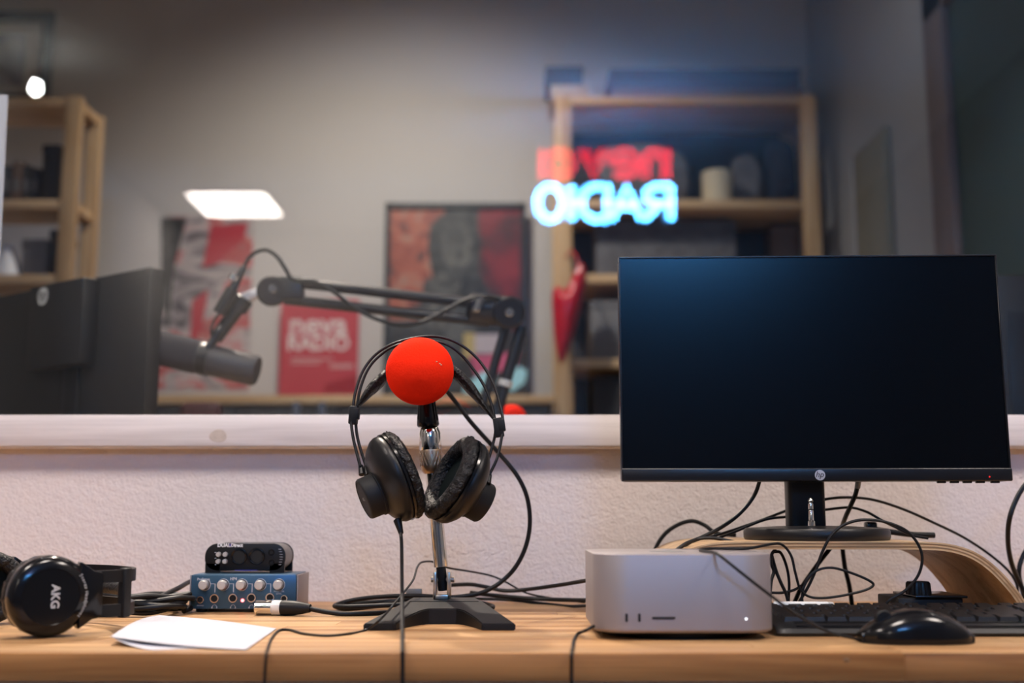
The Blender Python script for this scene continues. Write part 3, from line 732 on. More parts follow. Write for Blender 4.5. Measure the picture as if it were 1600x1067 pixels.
mcab = thing('microphone_cable', 'thick black cable curving down from behind the red microphone ball to the desk', 'cable', (0, 1.6, DT))
part('plug', cb, 'black', mcab)
R = 0.0031
part('cord', cable_mb([tail - mdir * 0.004, (712, 628, 1.585), (738, 662, 1.59), (775, 703, 1.60), (806, 740, 1.60), (823, 775, 1.60), (828, 815, 1.60), (822, 852, 1.60), (806, 885, 1.60), (783, 909, 1.60), (755, 925, 1.59), (728, 931, 1.585), (700, 933, 1.58), (650, 931, 1.58),
                      (600, 932, 1.59), (560, 936, 1.60), (533, 942, 1.60), (523, 947, 1.57), (540, 948, 1.55), (600, 946, 1.545), (640, 944, 1.545)], R, 10), 'rubber', mcab)

# ---------------------------------------------------------------- headphones hung over the microphone
hp = thing('headphones', 'worn black twin-wire headphones hung over the red microphone ball', 'headphones', P(655, 820, 1.45))
HY = 1.468
def hy(py): return HY if py < 560 else HY - 0.050 * min(1, (py - 560) / 180)
def wire(pts, dy=0): return crom([P(a, b_, hy(b_) + dy) for a, b_ in pts], 6)
outer = [(563, 729), (553, 690), (549, 662), (551, 640), (556, 610), (568, 578), (588, 553), (615, 537), (655, 527), (690, 527), (722, 540), (750, 565), (771, 600), (783, 640), (786, 662), (784, 682), (777, 715), (765, 741)]
inner = [(572, 729), (560, 690), (556, 662), (558, 635), (563, 607), (575, 577), (593, 556), (617, 541), (655, 533), (692, 536), (718, 552), (742, 580), (760, 610), (770, 640), (774, 662), (773, 682), (765, 712), (757, 739)]
part('headband_wire', MB().tube(wire(outer, -0.004), 0.0019, 10), 'black', hp)
part('headband_wire', MB().tube(wire(inner, 0.004), 0.0019, 10), 'black', hp)
sl = [(560, 634), (566, 626), (578, 611), (593, 596), (610, 581), (632, 568), (658, 563), (686, 568), (706, 579), (722, 592), (740, 613), (757, 635), (772, 655)]
sp_ = crom([P(a, b_, hy(b_) + 0.003) for a, b_ in sl], 4); n_ = len(sp_)
rad = []
for i in range(n_):
    t = i / (n_ - 1); e = min(t, 1 - t) * 2; rad.append(0.0018 + 0.0055 * min(1, e * 2.6) ** 1.2 * (1.0 if e < 0.55 else 1 - 0.5 * (e - 0.55)))
part('head_strap', MB().tube(sp_, rad, 14, rz=[max(0.003, r_ * 2.1) for r_ in rad]), 'leather', hp)
for (a, b_, wx, wz, rot) in ((552.5, 649, 0.0105, 0.023, 0.06), (779, 668, 0.0120, 0.024, -0.14)):
    q = P(a, b_, hy(b_)); m_ = Matrix.Translation(q) @ Matrix.Rotation(rot, 4, 'Y')
    sb = MB().box((0, 0, 0), (wx, 0.017, wz), 0.0018, 2, m_); sb.box((wx * 0.35, -0.002, 0.002), (wx * 0.75, 0.014, wz * 0.62), 0.0015, 2, m_)
    part('slider', sb, 'black_matte', hp)
def wrinkle(ph):
    return lambda a, r, z: 0.020 * math.sin(23 * a + ph + z * 300) * math.sin(5 * a + 2 * ph) + 0.008 * math.sin(41 * a + z * 500)
def cup(rim, a, side):
    m_ = frame(rim, a); rr = 0.0550
    sh = part('cup_shell', MB().lathe([(rr - 0.002, -0.003), (rr, 0.0), (rr, 0.005), (rr - 0.0025, 0.010), (rr - 0.010, 0.017), (0.036, 0.0225), (0.028, 0.0245), (0, 0.025)], 56, m_), 'black', hp)
    part('rim_ring', MB().lathe([(rr - 0.004, -0.0055), (rr + 0.0008, -0.0050), (rr + 0.0012, -0.0020), (rr - 0.003, -0.0012)], 56, m_), 'black_gloss', sh)
    hub = part('hub', MB().lathe([(0, 0.022), (0.0275, 0.022), (0.0275, 0.026), (0.0262, 0.0265), (0.0258, 0.042), (0.0245, 0.0440), (0.0222, 0.0446), (0.0214, 0.0438), (0, 0.0438)], 48, m_ @ Matrix.Translation((0, -0.010 if side < 0 else -0.008, 0))), 'black_matte', hp)
    part('ear_pad', MB().lathe([(0.049, -0.005), (0.0545, -0.0065), (0.0560, -0.010), (0.0550, -0.0145), (0.0515, -0.0185), (0.0455, -0.0200), (0.039, -0.019), (0.0345, -0.0155), (0.0335, -0.011), (0.0335, -0.006)], 96, m_, wob=wrinkle(1.3 if side < 0 else 2.7)), 'leather', hp, 'cracked black ear pad', angle=80)
    part('baffle', MB().lathe([(0, -0.008), (0.040, -0.0075), (0.044, -0.0055), (0, -0.005)], 40, m_), 'velour', hp)
    flk = MB()
    for k in range(9):
        an = random.uniform(0, 2 * PI); q = m_ @ Vector((0.0555 * math.cos(an), 0.0555 * math.sin(an), random.uniform(-0.016, -0.009)))
        dd = Vector((random.uniform(-1, 1), random.uniform(-1, 1), random.uniform(-1, 1))).normalized() * random.uniform(0.002, 0.004)
        s2 = Vector((random.uniform(-1, 1), random.uniform(-1, 1), random.uniform(-1, 1))).normalized() * 0.0012
        flk.loft([[q - s2, q + s2, q + s2 + Vector((0, 0, .0003)), q - s2 + Vector((0, 0, .0003))], [q + dd - s2 * .4, q + dd + s2 * .4, q + dd + s2 * .4 + Vector((0, 0, .0003)), q + dd - s2 * .4 + Vector((0, 0, .0003))]])
    fo = part('peeling_flakes', flk, 'leather', hp); fo['kind'] = 'stuff'
    return m_
mL = cup(P(615, 747, 1.408), (-0.87, -0.30, -0.385), -1)
mR = cup(P(716, 752, 1.416), (0.81, 0.34, -0.455), 1)
part('lettering', MB().text('AKG', 0.0062, mL @ Matrix.Translation((0, -0.010, 0.0439)), 0.00008), 'grey_dim', hp)
for (a, b_) in ((563.5, 727), (572, 728), (757, 739), (765, 741)):
    q = P(a, b_, hy(b_)); q2 = P(a + (2 if a < 700 else -3), b_ + 15, hy(b_) - 0.006)
    part('wire_socket', MB().cyl(q, q2, 0.0030, 0.0040, n=14, bev=0.0005), 'black', hp)
q1 = P(621, 812, 1.398); q2 = P(627, 834, 1.390)
part('strain_relief', MB().cyl(q1, q2, 0.0052, 0.0030, n=16, bev=0.0006), 'black', hp)
yed = y0 - 0.007
part('cord', cable_mb([q2 + (q1 - q2) * 0.2, (627.5, 850, 1.375), (628, 900, 1.305), (628.5, 960, 1.215), (629, 1000, 1.14), P(629, 1017, y0 - 0.004), P(629, 1024, yed), P(629, 1062, yed), P(629, 1100, yed - 0.001), P(628, 1200, yed)], 0.0021), 'rubber', hp)

# thin lead running from the cable pile round the stand and over the desk edge
r_ = 0.0014
cable('thin black lead looping over the desk and hanging off the front edge beside the paper',
      [(914, 941, 1.66), (860, 934, 1.68), (822, 926, 1.69), (790, 909, 1.69), (766, 899, 1.685), (730, 892, 1.67), (700, 887, 1.66), (678, 878, 1.64), (660, 878, 1.60), (652, 886, 1.56), (646, 905, 1.48), (632, 924, 1.42), (612, 948, 1.35), (594, 968, 1.298),
       (572, 984, 'd'), (545, 990, 'd'), (510, 993, 'd'), (475, 990, 'd'), (452, 984, 'd'), (436, 985, 'd'), (424, 998, 'd'), (418, 1014, 'd'), P(416, 1022, y0 - 0.007), P(414, 1045, y0 - 0.008), P(413, 1080, y0 - 0.008), P(412, 1200, y0 - 0.008)], r_)
cable('short black lead coming from under the silver computer over the desk edge',
      [(928, 978, 1.232), (915, 985, 1.225), (903, 990, 'd'), (897, 1000, 'd'), (895, 1012, 'd'), P(893.5, 1021, y0 - 0.008), P(893, 1045, y0 - 0.008), P(893, 1080, y0 - 0.008), P(893, 1200, y0 - 0.008)], 0.0017)

# XLR connector and its cable
xl = thing('xlr_cable', 'black microphone cable with silver plug and white ring lying before the blue amplifier', 'cable', G(440, 965))
def desk_pt(px, Y, z): q = P(px, 950, Y); return Vector((XP(px, Y, 950), Y, DT + z))
Yx = 1.475
A0, A1, A2, A3, A4, A5 = (desk_pt(a, y_, 0.0098) for a, y_ in ((401, 1.512), (418, 1.510), (426, 1.509), (440, 1.507), (462, 1.504), (485, 1.500)))
part('plug_sleeve', MB().lathe([(0.0075, 0.001), (0.0093, 0), (0.0093, (A2 - A0).length), (0, (A2 - A0).length)], 32, frame(A0, A2 - A0)), 'chrome', xl)
part('plug_face', MB().cyl(A0 + (A2 - A0).normalized() * 0.002, A0 + (A2 - A0).normalized() * 0.006, 0.0080, n=24), 'hole', xl)
part('latch', MB().box(((A1.x + A2.x) / 2, A1.y - 0.001, A1.z + 0.0090), (0.010, 0.006, 0.0022), 0.0006), 'chrome', xl)
part('marker_ring', MB().cyl(A2, A3, 0.0096, n=32, bev=0.0006), 'white_plastic', xl)
part('plug_boot', MB().lathe([(0, 0), (0.0092, 0), (0.0095, 0.004), (0.0090, 0.018), (0.0080, 0.026), (0.0052, (A5 - A3).length), (0, (A5 - A3).length)], 36, frame(A3, A5 - A3), wob=lambda a, r, z: 0.03 * math.cos(16 * a) if 0.003 < z < 0.02 else 0), 'rubber', xl)
R = 0.0031
part('cord', cable_mb([A5 - (A5 - A3) * 0.1, desk_pt(505, 1.497, 0.006), desk_pt(535, 1.496, R), desk_pt(570, 1.502, R), desk_pt(605, 1.517, R), desk_pt(640, 1.535, R + .001), desk_pt(700, 1.560, R + .002), desk_pt(745, 1.555, R + .002), desk_pt(768, 1.56, R + .002), desk_pt(765, 1.60, R + .003), desk_pt(730, 1.62, R + .006),
                       desk_pt(640, 1.63, R + .007), desk_pt(560, 1.615, R + .004), desk_pt(528, 1.585, R + .002), desk_pt(545, 1.56, R + .001), desk_pt(600, 1.565, R + .006), desk_pt(650, 1.60, R + .012)], R, 10), 'rubber', xl)
# inline tag on the pile behind the stand
tg = P(647, 926, 1.60)
part('cable_tag', MB().box(tg, (0.022, 0.003, 0.011), 0.001), 'grey_metal', xl)

cable('upper thick black cable running behind the stand to the silver computer', [(705, 914, 1.66), (735, 913, 1.67), (760, 917, 1.675), (790, 923, 1.675), (830, 920, 1.66), (880, 913, 1.62), (925, 906, 1.55), (980, 905, 1.45)], 0.0028)
cable('lower thick black cable running along the wall to the silver computer', [(735, 926, 1.675), (780, 931, 1.69), (830, 935, 1.69), (880, 937, 1.66), (930, 938, 1.58), (985, 940, 1.46)], 0.0030)
cable('lowest thin cable lying against the wall beside the silver computer', [(700, 934, 1.695), (790, 937, 1.70), (850, 943, 1.69), (890, 947, 1.64), (930, 946, 1.56), (985, 950, 1.46)], 0.0022)

# coil of cable behind the left headphones
random.seed(11)
pts = []
cxl, cyl_ = XP(222, 1.52, 930), 1.53
for k in range(64):
    a = 2 * PI * k / 12.5; rr = 0.050 + 0.010 * math.sin(k * 0.9); z = DT + 0.0036 + 0.0042 * (k / 12.5) + 0.002 * math.sin(k * 1.7)
    pts.append(Vector((cxl + rr * 1.05 * math.cos(a) + 0.006 * math.sin(k * 0.31), cyl_ + rr * 0.9 * math.sin(a), z)))
pts += [Vector((XP(262, 1.55, 930), 1.52, DT + 0.022)), P(280, 918, 1.60), P(296, 909, 1.66), P(312, 905, 1.69), P(330, 915, 1.70), P(360, 940, 1.70)]
o = MB().tube(crom(pts, 5), 0.0034, 9).build('cable_coil', 'rubber'); tag(o, 'coiled black cable heap between the left headphones and the blue amplifier', 'cable')

# ---------------------------------------------------------------- blue headphone amplifier
AY = 1.556
ax0, ax1 = XP(299, AY, 925), XP(463, AY, 925); az0, az1 = ZP(951, AY), ZP(898, AY)
amp = thing('headphone_amplifier', 'blue metal headphone amplifier with five silver knobs on the desk', 'amplifier', ((ax0 + ax1) / 2, AY + 0.06, DT))
part('case', MB().rng((ax0 + 0.001, AY + 0.001, az0), (ax1 - 0.001, AY + 0.080, az1), 0.002), 'grey_metal', amp)
part('front_panel', MB().rng((ax0, AY - 0.0025, az0), (ax1, AY + 0.0012, az1), 0.001), 'blue_metal', amp)
part('top_cover', MB().rng((ax0 + 0.002, AY, az1 - 0.0008), (ax1 - 0.002, AY + 0.080, az1 + 0.0008), 0.0006), 'blue_metal', amp)
for xx in (ax0 - 0.0024, ax1 + 0.0004):
    part('side_cheek', MB().rng((xx, AY - 0.001, az0), (xx + 0.002, AY + 0.080, az1), 0.0008), 'alu', amp)
for xx in (ax0 + 0.012, ax1 - 0.012):
    for yy in (AY + 0.012, AY + 0.07): part('foot', MB().cyl((xx, yy, DT), (xx, yy, az0), 0.008, n=18, bev=0.0008), 'rubber', amp)
FYp = AY - 0.0025
def face(px, py, y=FYp): q = P(px, py, y); return q
for px_ in (320, 349, 378, 407, 436):
    q = face(px_, 913.5); m_ = frame(q, (0, -1, 0))
    kn_ = part('knob', MB().lathe([(0, 0.0), (0.0062, 0), (0.0061, 0.0105), (0.0054, 0.0120), (0, 0.0122)], 28, m_), 'knob', amp)
    part('dial_ring', MB().lathe([(0.0072, 0), (0.0076, 0.0002), (0.0080, 0)], 32, m_), 'legend_blue', amp)
for px_, py_, rr in ((313, 937, 0.0050), (335, 935, 0.0062), (364, 934.5, 0.0062), (393, 934, 0.0062), (422, 933.5, 0.0062), (444, 935, 0.0047)):
    q = face(px_, py_); m_ = frame(q, (0, -1, 0))
    jo = part('socket', MB().lathe([(rr * 0.70, 0), (rr * 0.72, 0.0014), (rr * 0.95, 0.0014), (rr, 0.0006), (rr, 0)], 28, m_), 'jack', amp)
    part('hole', MB().lathe([(0, 0.0001), (rr * 0.72, 0.0001), (rr * 0.70, 0.0004), (0, 0.0004)], 24, m_), 'hole', jo)
part('power_light', MB().sphere(face(379, 938), 0.0022, 14), 'led_red', amp, 'glowing red light')
lg = MB()
for px_ in (320, 349, 378, 407):
    a_ = face(px_ + 10, 912); b_ = face(px_ + 16, 912); c_ = face(px_ + 16, 925)
    for u, v in ((a_, b_), (b_, c_)):
        lg.rng((min(u.x, v.x) - .0003, FYp - 0.0002, min(u.z, v.z) - .0003), (max(u.x, v.x) + .0003, FYp, max(u.z, v.z) + .0003))
for px_ in (335, 364, 393, 422):
    q = face(px_, 949.5); pts_ = [Vector((q.x + 0.0032 * math.cos(a), FYp - 0.0001, q.z + 0.0040 * math.sin(a))) for a in [PI * k / 8 for k in range(9)]]
    lg.tube(pts_, 0.0003, 4)
    for s in (-1, 1): lg.rng((q.x + s * 0.0032 - 0.0006, FYp - 0.0003, q.z - 0.0008), (q.x + s * 0.0032 + 0.0006, FYp, q.z + 0.0012))
def ftxt(mb, s, px, py, size, y=FYp, **k): return mb.text(s, size, frame(P(px, py, y - 0.0002), (0, -1, 0)), **k)
ftxt(lg, 'PreSonus', 318, 905, 0.0045, bold=0.0001); ftxt(lg, 'HP4', 365, 904.5, 0.0052, bold=0.00015); ftxt(lg, 'MONO', 313, 946, 0.0028); ftxt(lg, 'MONITOR', 436, 924, 0.0030); ftxt(lg, 'LEVEL', 436, 927.5, 0.0030)
part('front_legend', lg, 'legend_blue', amp)

# ---------------------------------------------------------------- black direct box on top of the amplifier
DY = 1.585; dz0 = az1 + 0.0008
dx0, dx1 = XP(320, DY, 870), XP(446, DY, 870); dzt = ZP(849, DY); dzb = ZP(892, DY)
di = thing('direct_box', 'black rounded two-channel direct box stacked on the blue amplifier', 'direct box', ((dx0 + dx1) / 2, DY + 0.04, dz0))
hh = dzt - dzb; ww = dx1 - dx0
fm = frame(((dx0 + dx1) / 2, DY, (dzt + dzb) / 2), (0, -1, 0))
ol = [(x, y) for x, y in rrect(ww, hh, hh * 0.46, 10)]
part('face_plate', MB().prism(ol, -0.004, 0.0, 0.0006, fm), 'black', di)
part('shell', MB().prism([(x * 0.985, y * 0.96) for x, y in ol], -0.056, -0.004, 0.001, fm), 'grey_metal', di)
part('rear_plate', MB().prism(ol, -0.060, -0.056, 0.0006, fm), 'black', di)
for s in (-1, 1):
    x_ = (dx0 + dx1) / 2 + s * ww * 0.40
    for yy in (DY + 0.002, DY + 0.058):
        part('foot', MB().loft([[(x_ - 0.010, yy - .002, dz0), (x_ + 0.010, yy - .002, dz0), (x_ + 0.010, yy + .002, dz0), (x_ - 0.010, yy + .002, dz0)], [(x_ - 0.010, yy - .002, dzb + 0.010), (x_ + 0.010, yy - .002, dzb + 0.010), (x_ + 0.010, yy + .002, dzb + 0.010), (x_ - 0.010, yy + .002, dzb + 0.010)]]), 'black', di)
for px_ in (373.5, 401):
    m_ = frame(P(px_, 869, DY), (0, -1, 0))
    s_ = part('combo_socket', MB().lathe([(0.0082, 0), (0.0082, 0.0012), (0.0102, 0.0022), (0.0112, 0.0018), (0.0116, 0)], 36, m_), 'black_gloss', di)
    part('hole', MB().lathe([(0, 0.0002), (0.0083, 0.0002), (0.0082, 0.0006), (0, 0.0006)], 30, m_), 'hole', s_)
for px_, py_ in ((342, 866), (352.5, 866), (341.5, 877), (352, 877)):
    part('switch', MB().lathe([(0, 0), (0.0034, 0), (0.0030, 0.0050), (0, 0.0054)], 18, frame(P(px_, py_, DY), (0, -1, 0))), 'knob', di)
for px_, py_ in ((424, 863), (424, 879)):
    m_ = frame(P(px_, py_, DY), (0, -1, 0))
    part('socket', MB().lathe([(0.0028, 0), (0.0028, 0.0012), (0.0040, 0.0012), (0.0043, 0)], 20, m_), 'black_gloss', di)
    part('hole', MB().lathe([(0, 0.0002), (0.0029, 0.0002), (0, 0.0005)], 16, m_), 'hole', di)
t_ = MB(); ftxt(t_, 'DUAL', 350, 852, 0.0068, DY, bold=0.0003); ftxt(t_, 'Direct', 370, 852, 0.0062, DY, bold=0.0003)
part('lettering', t_, 'white', di); t_ = MB()
for k in range(7):
    q = P(437 + 2.2 * math.sin(k / 6 * PI), 858 + k * 4, DY - 0.0002); t_.rng((q.x - 0.0018, DY - 0.0003, q.z - 0.0002), (q.x + 0.0022, DY, q.z + 0.0002))
for k, (a_, b_) in enumerate(((337, 863), (337, 872), (337, 882))):
    q = P(a_, b_, DY); t_.rng((q.x - 0.0012, DY - 0.0003, q.z - 0.0004), (q.x + 0.0008, DY, q.z + 0.0004))
tk = part('panel_marks', t_, 'white', di); tk['kind'] = 'stuff'
t_ = MB(); ftxt(t_, 'X', 359.5, 852, 0.0052, DY, bold=0.0003)
q0, q1_ = P(367, 891, DY), P(402, 891, DY); t_.rng((q0.x, DY - 0.0003, q0.z - 0.0006), (q1_.x, DY, q0.z + 0.0006))
part('blue_lettering', t_, 'blue_print', di)

# ---------------------------------------------------------------- headphones lying on the left
nb = G(72, 996); cr_ = 0.0425
nrm = Vector((0.56, -0.83, 0)).normalized(); side = Vector((0.83, 0.56, 0))
near = Vector((XP(75, 1.245, 934), 1.245, DT + cr_ + 0.0008))
hl = thing('headphones', 'black closed headphones standing on their side at the left end of the desk', 'headphones', (near.x, 1.32, DT))
def lying_cup(center, a):
    m_ = frame(center, a); 
    sh = part('cup_shell', MB().lathe([(cr_ - 0.004, -0.016), (cr_, -0.010), (cr_, 0.004), (cr_ - 0.002, 0.010), (cr_ - 0.006, 0.0135), (cr_ - 0.013, 0.0150), (cr_ - 0.0135, 0.0142), (0, 0.0142)], 64, m_), 'black_gloss', hl)
    part('ear_pad', MB().lathe([(0.036, -0.015), (0.0415, -0.018), (0.0425, -0.024), (0.040, -0.031), (0.034, -0.034), (0.027, -0.031), (0.024, -0.024), (0.024, -0.016)], 72, m_, wob=wrinkle(0.4)), 'leather', hl, angle=80)
    part('baffle', MB().lathe([(0, -0.018), (0.030, -0.018), (0.030, -0.016), (0, -0.016)], 32, m_), 'velour', hl)
    return m_
mN = lying_cup(near, nrm)
far_c = near + Vector((-0.136, 0.150, 0)); far_c.z = DT + cr_ + 0.0008
mF = lying_cup(far_c, -nrm)
# in the cup frame: local y = up, local x = up x normal
fxl = mN.to_3x3() @ Vector((1, 0, 0))
sgn = 1 if fxl.x > 0 else -1
def neck(m_, sg):
    rise = [(0.030 * sg, 0.036), (0.044 * sg, 0.026), (0.052 * sg, 0.0245), (0.0545 * sg, 0.021), (0.0545 * sg, -0.021), (0.052 * sg, -0.0245), (0.044 * sg, -0.026), (0.030 * sg, -0.036)]
    return MB().prism(rise, -0.008, 0.012, 0.002, m_)
part('cup_neck', neck(mN, sgn), 'black_gloss', hl)
fxf = mF.to_3x3() @ Vector((1, 0, 0)); sgf = 1 if fxf.dot(side) > 0 else -1
part('cup_neck', neck(mF, sgf), 'black_gloss', hl)
tm = mN @ Matrix.Translation((0.004 * sgn, 0.0, 0.0143)) @ Matrix.Rotation(-PI / 2, 4, 'Z')
part('lettering', MB().text('AKG', 0.0118, tm, 0.0001, bold=0.0004, space=1.05), 'label_grey', hl, 'grey maker lettering')
sm = MB(); word = 'Stereo Headphones'
for i, ch_ in enumerate(word):
    an = math.radians(36 - 72 * i / (len(word) - 1)); sm.text(ch_, 0.0050, mN @ Matrix.Translation((0.0365 * math.cos(an), 0.0365 * math.sin(an), 0.0140)) @ Matrix.Rotation(an - PI / 2, 4, 'Z'), 0.0001)
part('small_lettering', sm, 'label_grey', hl)
mid = (near + far_c) / 2; half = (near - far_c) / 2; APX = 0.118
def band(t, off=0.0):   # t from 0 (near) to 1 (far)
    a = PI * t; hw_ = half * (1.0)
    return mid + hw_ * math.cos(a) + side * (0.050 + (APX - 0.050 + off) * math.sin(a) ** 0.8)
for zo in (0.0185, -0.0185):
    pts_ = [band(i / 28) + Vector((0, 0, zo)) for i in range(29)]
    rings = []
    for i, p in enumerate(pts_):
        t_d = (pts_[min(28, i + 1)] - pts_[max(0, i - 1)]).normalized(); nn = Vector((0, 0, 1)).cross(t_d)
        rings.append([p + nn * 0.0022 + Vector((0, 0, 0.0068)), p - nn * 0.0022 + Vector((0, 0, 0.0068)), p - nn * 0.0022 - Vector((0, 0, 0.0068)), p + nn * 0.0022 - Vector((0, 0, 0.0068))])
    part('band_rail', MB().loft(rings), 'black', hl)
for t0 in (0.14, 0.86):
    p = band(t0); td = (band(t0 + 0.01) - band(t0 - 0.01)).normalized(); m_ = frame(p, Vector((0, 0, 1)), td.cross(Vector((0, 0, 1))))
    part('slider', MB().box((0, 0, 0), (0.013, 0.010, 0.054), 0.002, 2, m_), 'black_matte', hl)
pd = [band(0.25 + 0.5 * i / 16, -0.012) for i in range(17)]
part('head_pad', MB().tube(pd, 0.007, 12, rz=None), 'leather', hl)

# ---------------------------------------------------------------- folded sheet of paper
def quad_patch(c, nz, n=14, z=lambda u, v: 0):
    vs, fs = [], []
    for i in range(n + 1):
        for j in range(n + 1):
            u, v = i / n, j / n
            p = (c[0] * (1 - u) + c[1] * u) * (1 - v) + (c[3] * (1 - u) + c[2] * u) * v
            vs.append(p + Vector((0, 0, nz + z(u, v))))
    for i in range(n):
        for j in range(n):
            a = i * (n + 1) + j; fs.append([a, a + n + 1, a + n + 2, a + 1])
    o_ = len(vs); th = 0.00022
    vs += [v - Vector((0, 0, th)) for v in vs]; fs += [[k + o_ for k in f][::-1] for f in fs]
    rim = [j for j in range(n + 1)] + [i * (n + 1) + n for i in range(1, n + 1)] + [n * (n + 1) + j for j in range(n - 1, -1, -1)] + [i * (n + 1) for i in range(n - 1, 0, -1)]
    for a, b_ in zip(rim, rim[1:] + rim[:1]): fs.append([a, b_, b_ + o_, a + o_])
    return MB().add(vs, fs)
pc = [G(172, 1002, DT + 0.004), G(384, 1015, DT + 0.001), G(432, 982, DT + 0.001), G(248, 968, DT + 0.001)]
paper = thing('paper_sheet', 'folded white sheet of paper lying at the front of the desk', 'paper', G(300, 990))
for p in pc: p.z = DT
part('upper_leaf', quad_patch(pc, 0.0012, z=lambda u, v: 0.0075 * (1 - u) ** 2 * (1 - 0.3 * v) + 0.0045 * math.sin(PI * v) * (1 - u) + 0.0030 * math.sin(PI * u) * v), 'paper', paper)
pc2 = [G(176, 1003), G(352, 1016), G(400, 988), G(262, 985)]
pc2 = [pc[0] + Vector((0.003, 0.0, 0)), G(232, 1017), G(345, 1014), pc[0] * 0.5 + pc[3] * 0.5]
for p in pc2: p.z = DT
pc2[1] = G(236, 1016.0, DT); pc2[2] = G(330, 1013, DT)
part('lower_leaf', quad_patch(pc2, 0.0004, z=lambda u, v: 0.0072 * (1 - u) ** 2.0), 'paper', paper)

# ---------------------------------------------------------------- cables around the monitor
cable('thick black video cable sweeping from the monitor down behind the silver computer', [P(1189, 745, 1.505), (1178, 775, 1.51), (1155, 803, 1.505), (1125, 825, 1.495), (1095, 840, 1.475), (1066, 853, 1.45), (1040, 880, 1.43), (1020, 940, 1.42)], 0.0026)
cable('black cable arching above the left end of the plywood riser', [(1012, 900, 1.68), (1020, 868, 1.68), (1034, 840, 1.68), (1055, 822, 1.68), (1080, 814, 1.68), (1100, 820, 1.68), (1120, 833, 1.665), (1150, 836, 1.655)], 0.0030)
cable('black cable lying on the riser beside the silver computer', [(1070, 852, 1.46), (1090, 842, 1.47), (1115, 840.5, 1.475), (1140, 845, 1.47), (1165, 851, 1.455), (1185, 855, 1.42)], 0.0022)
cable('upper thin cable passing behind the monitor neck to the right', [(1098, 842, 1.55), (1130, 833, 1.56), (1175, 818, 1.57), (1215, 803, 1.575), (1250, 790, 1.58), (1290, 780, 1.58), (1325, 777, 1.585), (1365, 781, 1.59), (1410, 795, 1.60), (1460, 817, 1.61), (1510, 842, 1.64), (1555, 873, 1.66), (1582, 900, 1.66), (1590, 925, 1.66), (1578, 950, 1.67)], 0.0019)
cable('lower thin cable passing behind the monitor neck to the tied bundle', [(1108, 846, 1.53), (1150, 830, 1.545), (1195, 812, 1.56), (1230, 807, 1.56), (1260, 801, 1.565), (1300, 795, 1.565), (1330, 793, 1.565), (1355, 800, 1.56), (1378, 813, 1.55), (1400, 824, 1.55), (1425, 836, 1.545), (1450, 841, 1.545)], 0.0018)
pwr = cable('black power cable dropping from the monitor behind its foot', [P(1341, 742, 1.51), (1338, 768, 1.515), (1330, 788, 1.53), (1321, 808, 1.56), (1316, 825, 1.60), (1316, 850, 1.648), (1320, 885, 1.66), (1327, 915, 1.66), (1332, 950, 1.66)], 0.0032)
part('connector', MB().cyl(P(1342, 745, 1.51), P(1339.5, 763, 1.513), 0.0038, n=16, bev=0.0006), 'grey_metal', pwr)
bt = P(1380, 821, 1.545)
bd = thing('cable_tie_bundle', 'black tied cable end with a shiny clip resting beside the monitor foot', 'cable', (bt.x, 1.55, RISE))
bdz = RISE + 0.0046
part('clip', MB().box((bt.x, 1.60, RISE + 0.0115), (0.016, 0.014, 0.022), 0.003), 'black_gloss', bd)
part('cord', MB().tube(crom([Vector((bt.x, 1.60, RISE + 0.013)), Vector((bt.x + 0.03, 1.602, RISE + 0.008)), Vector((bt.x + 0.06, 1.604, bdz)), Vector((bt.x + 0.09, 1.606, bdz - .001))], 6), 0.0040, 10), 'rubber', bd)
cable('thin black lead rising in a big loop in front of the riser edge', [(1244, 948, 1.398), (1262, 918, 1.395), (1275, 890, 1.393), (1285, 862, 1.392), (1298, 838, 1.391), (1315, 822, 1.392), (1340, 813, 1.393), (1370, 813, 1.393), (1398, 820, 1.393), (1420, 832, 1.393), (1436, 853, 1.393), (1441, 875, 1.393), (1434, 900, 1.395), (1415, 922, 1.398), (1392, 936, 1.40), (1380, 948, 1.402)], 0.0018)
cable('thick black cable slanting down under the riser behind the thin loop', [(1300, 853, 1.60), (1285, 872, 1.60), (1268, 895, 1.60), (1250, 922, 1.60), (1238, 950, 1.60)], 0.0030)
cable('left tangled lead hanging beside the right side of the silver computer', [(1212, 858, 1.41), (1206, 866, 1.41), (1205, 880, 1.41), (1209, 893, 1.412), (1205, 908, 1.41), (1203, 935, 1.41), (1204, 958, 1.41)], 0.0020)
cable('middle tangled lead crossing between the computer and the loop', [(1206, 868, 1.415), (1212, 890, 1.416), (1220, 910, 1.416), (1229, 930, 1.416), (1234, 955, 1.416)], 0.0021)
cable('right tangled lead curving under the riser near the computer', [(1210, 862, 1.44), (1220, 864, 1.44), (1229, 885, 1.44), (1233, 910, 1.44), (1232, 940, 1.44), (1232, 955, 1.44)], 0.0018)
cable('short horizontal lead behind the white pen', [(1205, 926, 1.43), (1222, 926, 1.43), (1240, 922, 1.43), (1252, 915, 1.435)], 0.0017)
cable('thick black cable entering at the right picture edge beside the monitor', [(1625, 735, 1.60), (1602, 757, 1.60), (1587, 782, 1.60), (1577, 812, 1.60), (1575, 845, 1.62), (1580, 878, 1.65), (1592, 908, 1.68), (1606, 935, 1.68), (1612, 958, 1.68)], 0.0035)
cable('second black cable looping down at the right end of the riser', [(1640, 835, 1.69), (1612, 850, 1.69), (1597, 872, 1.69), (1592, 895, 1.69), (1597, 920, 1.70), (1606, 950, 1.70)], 0.0035)

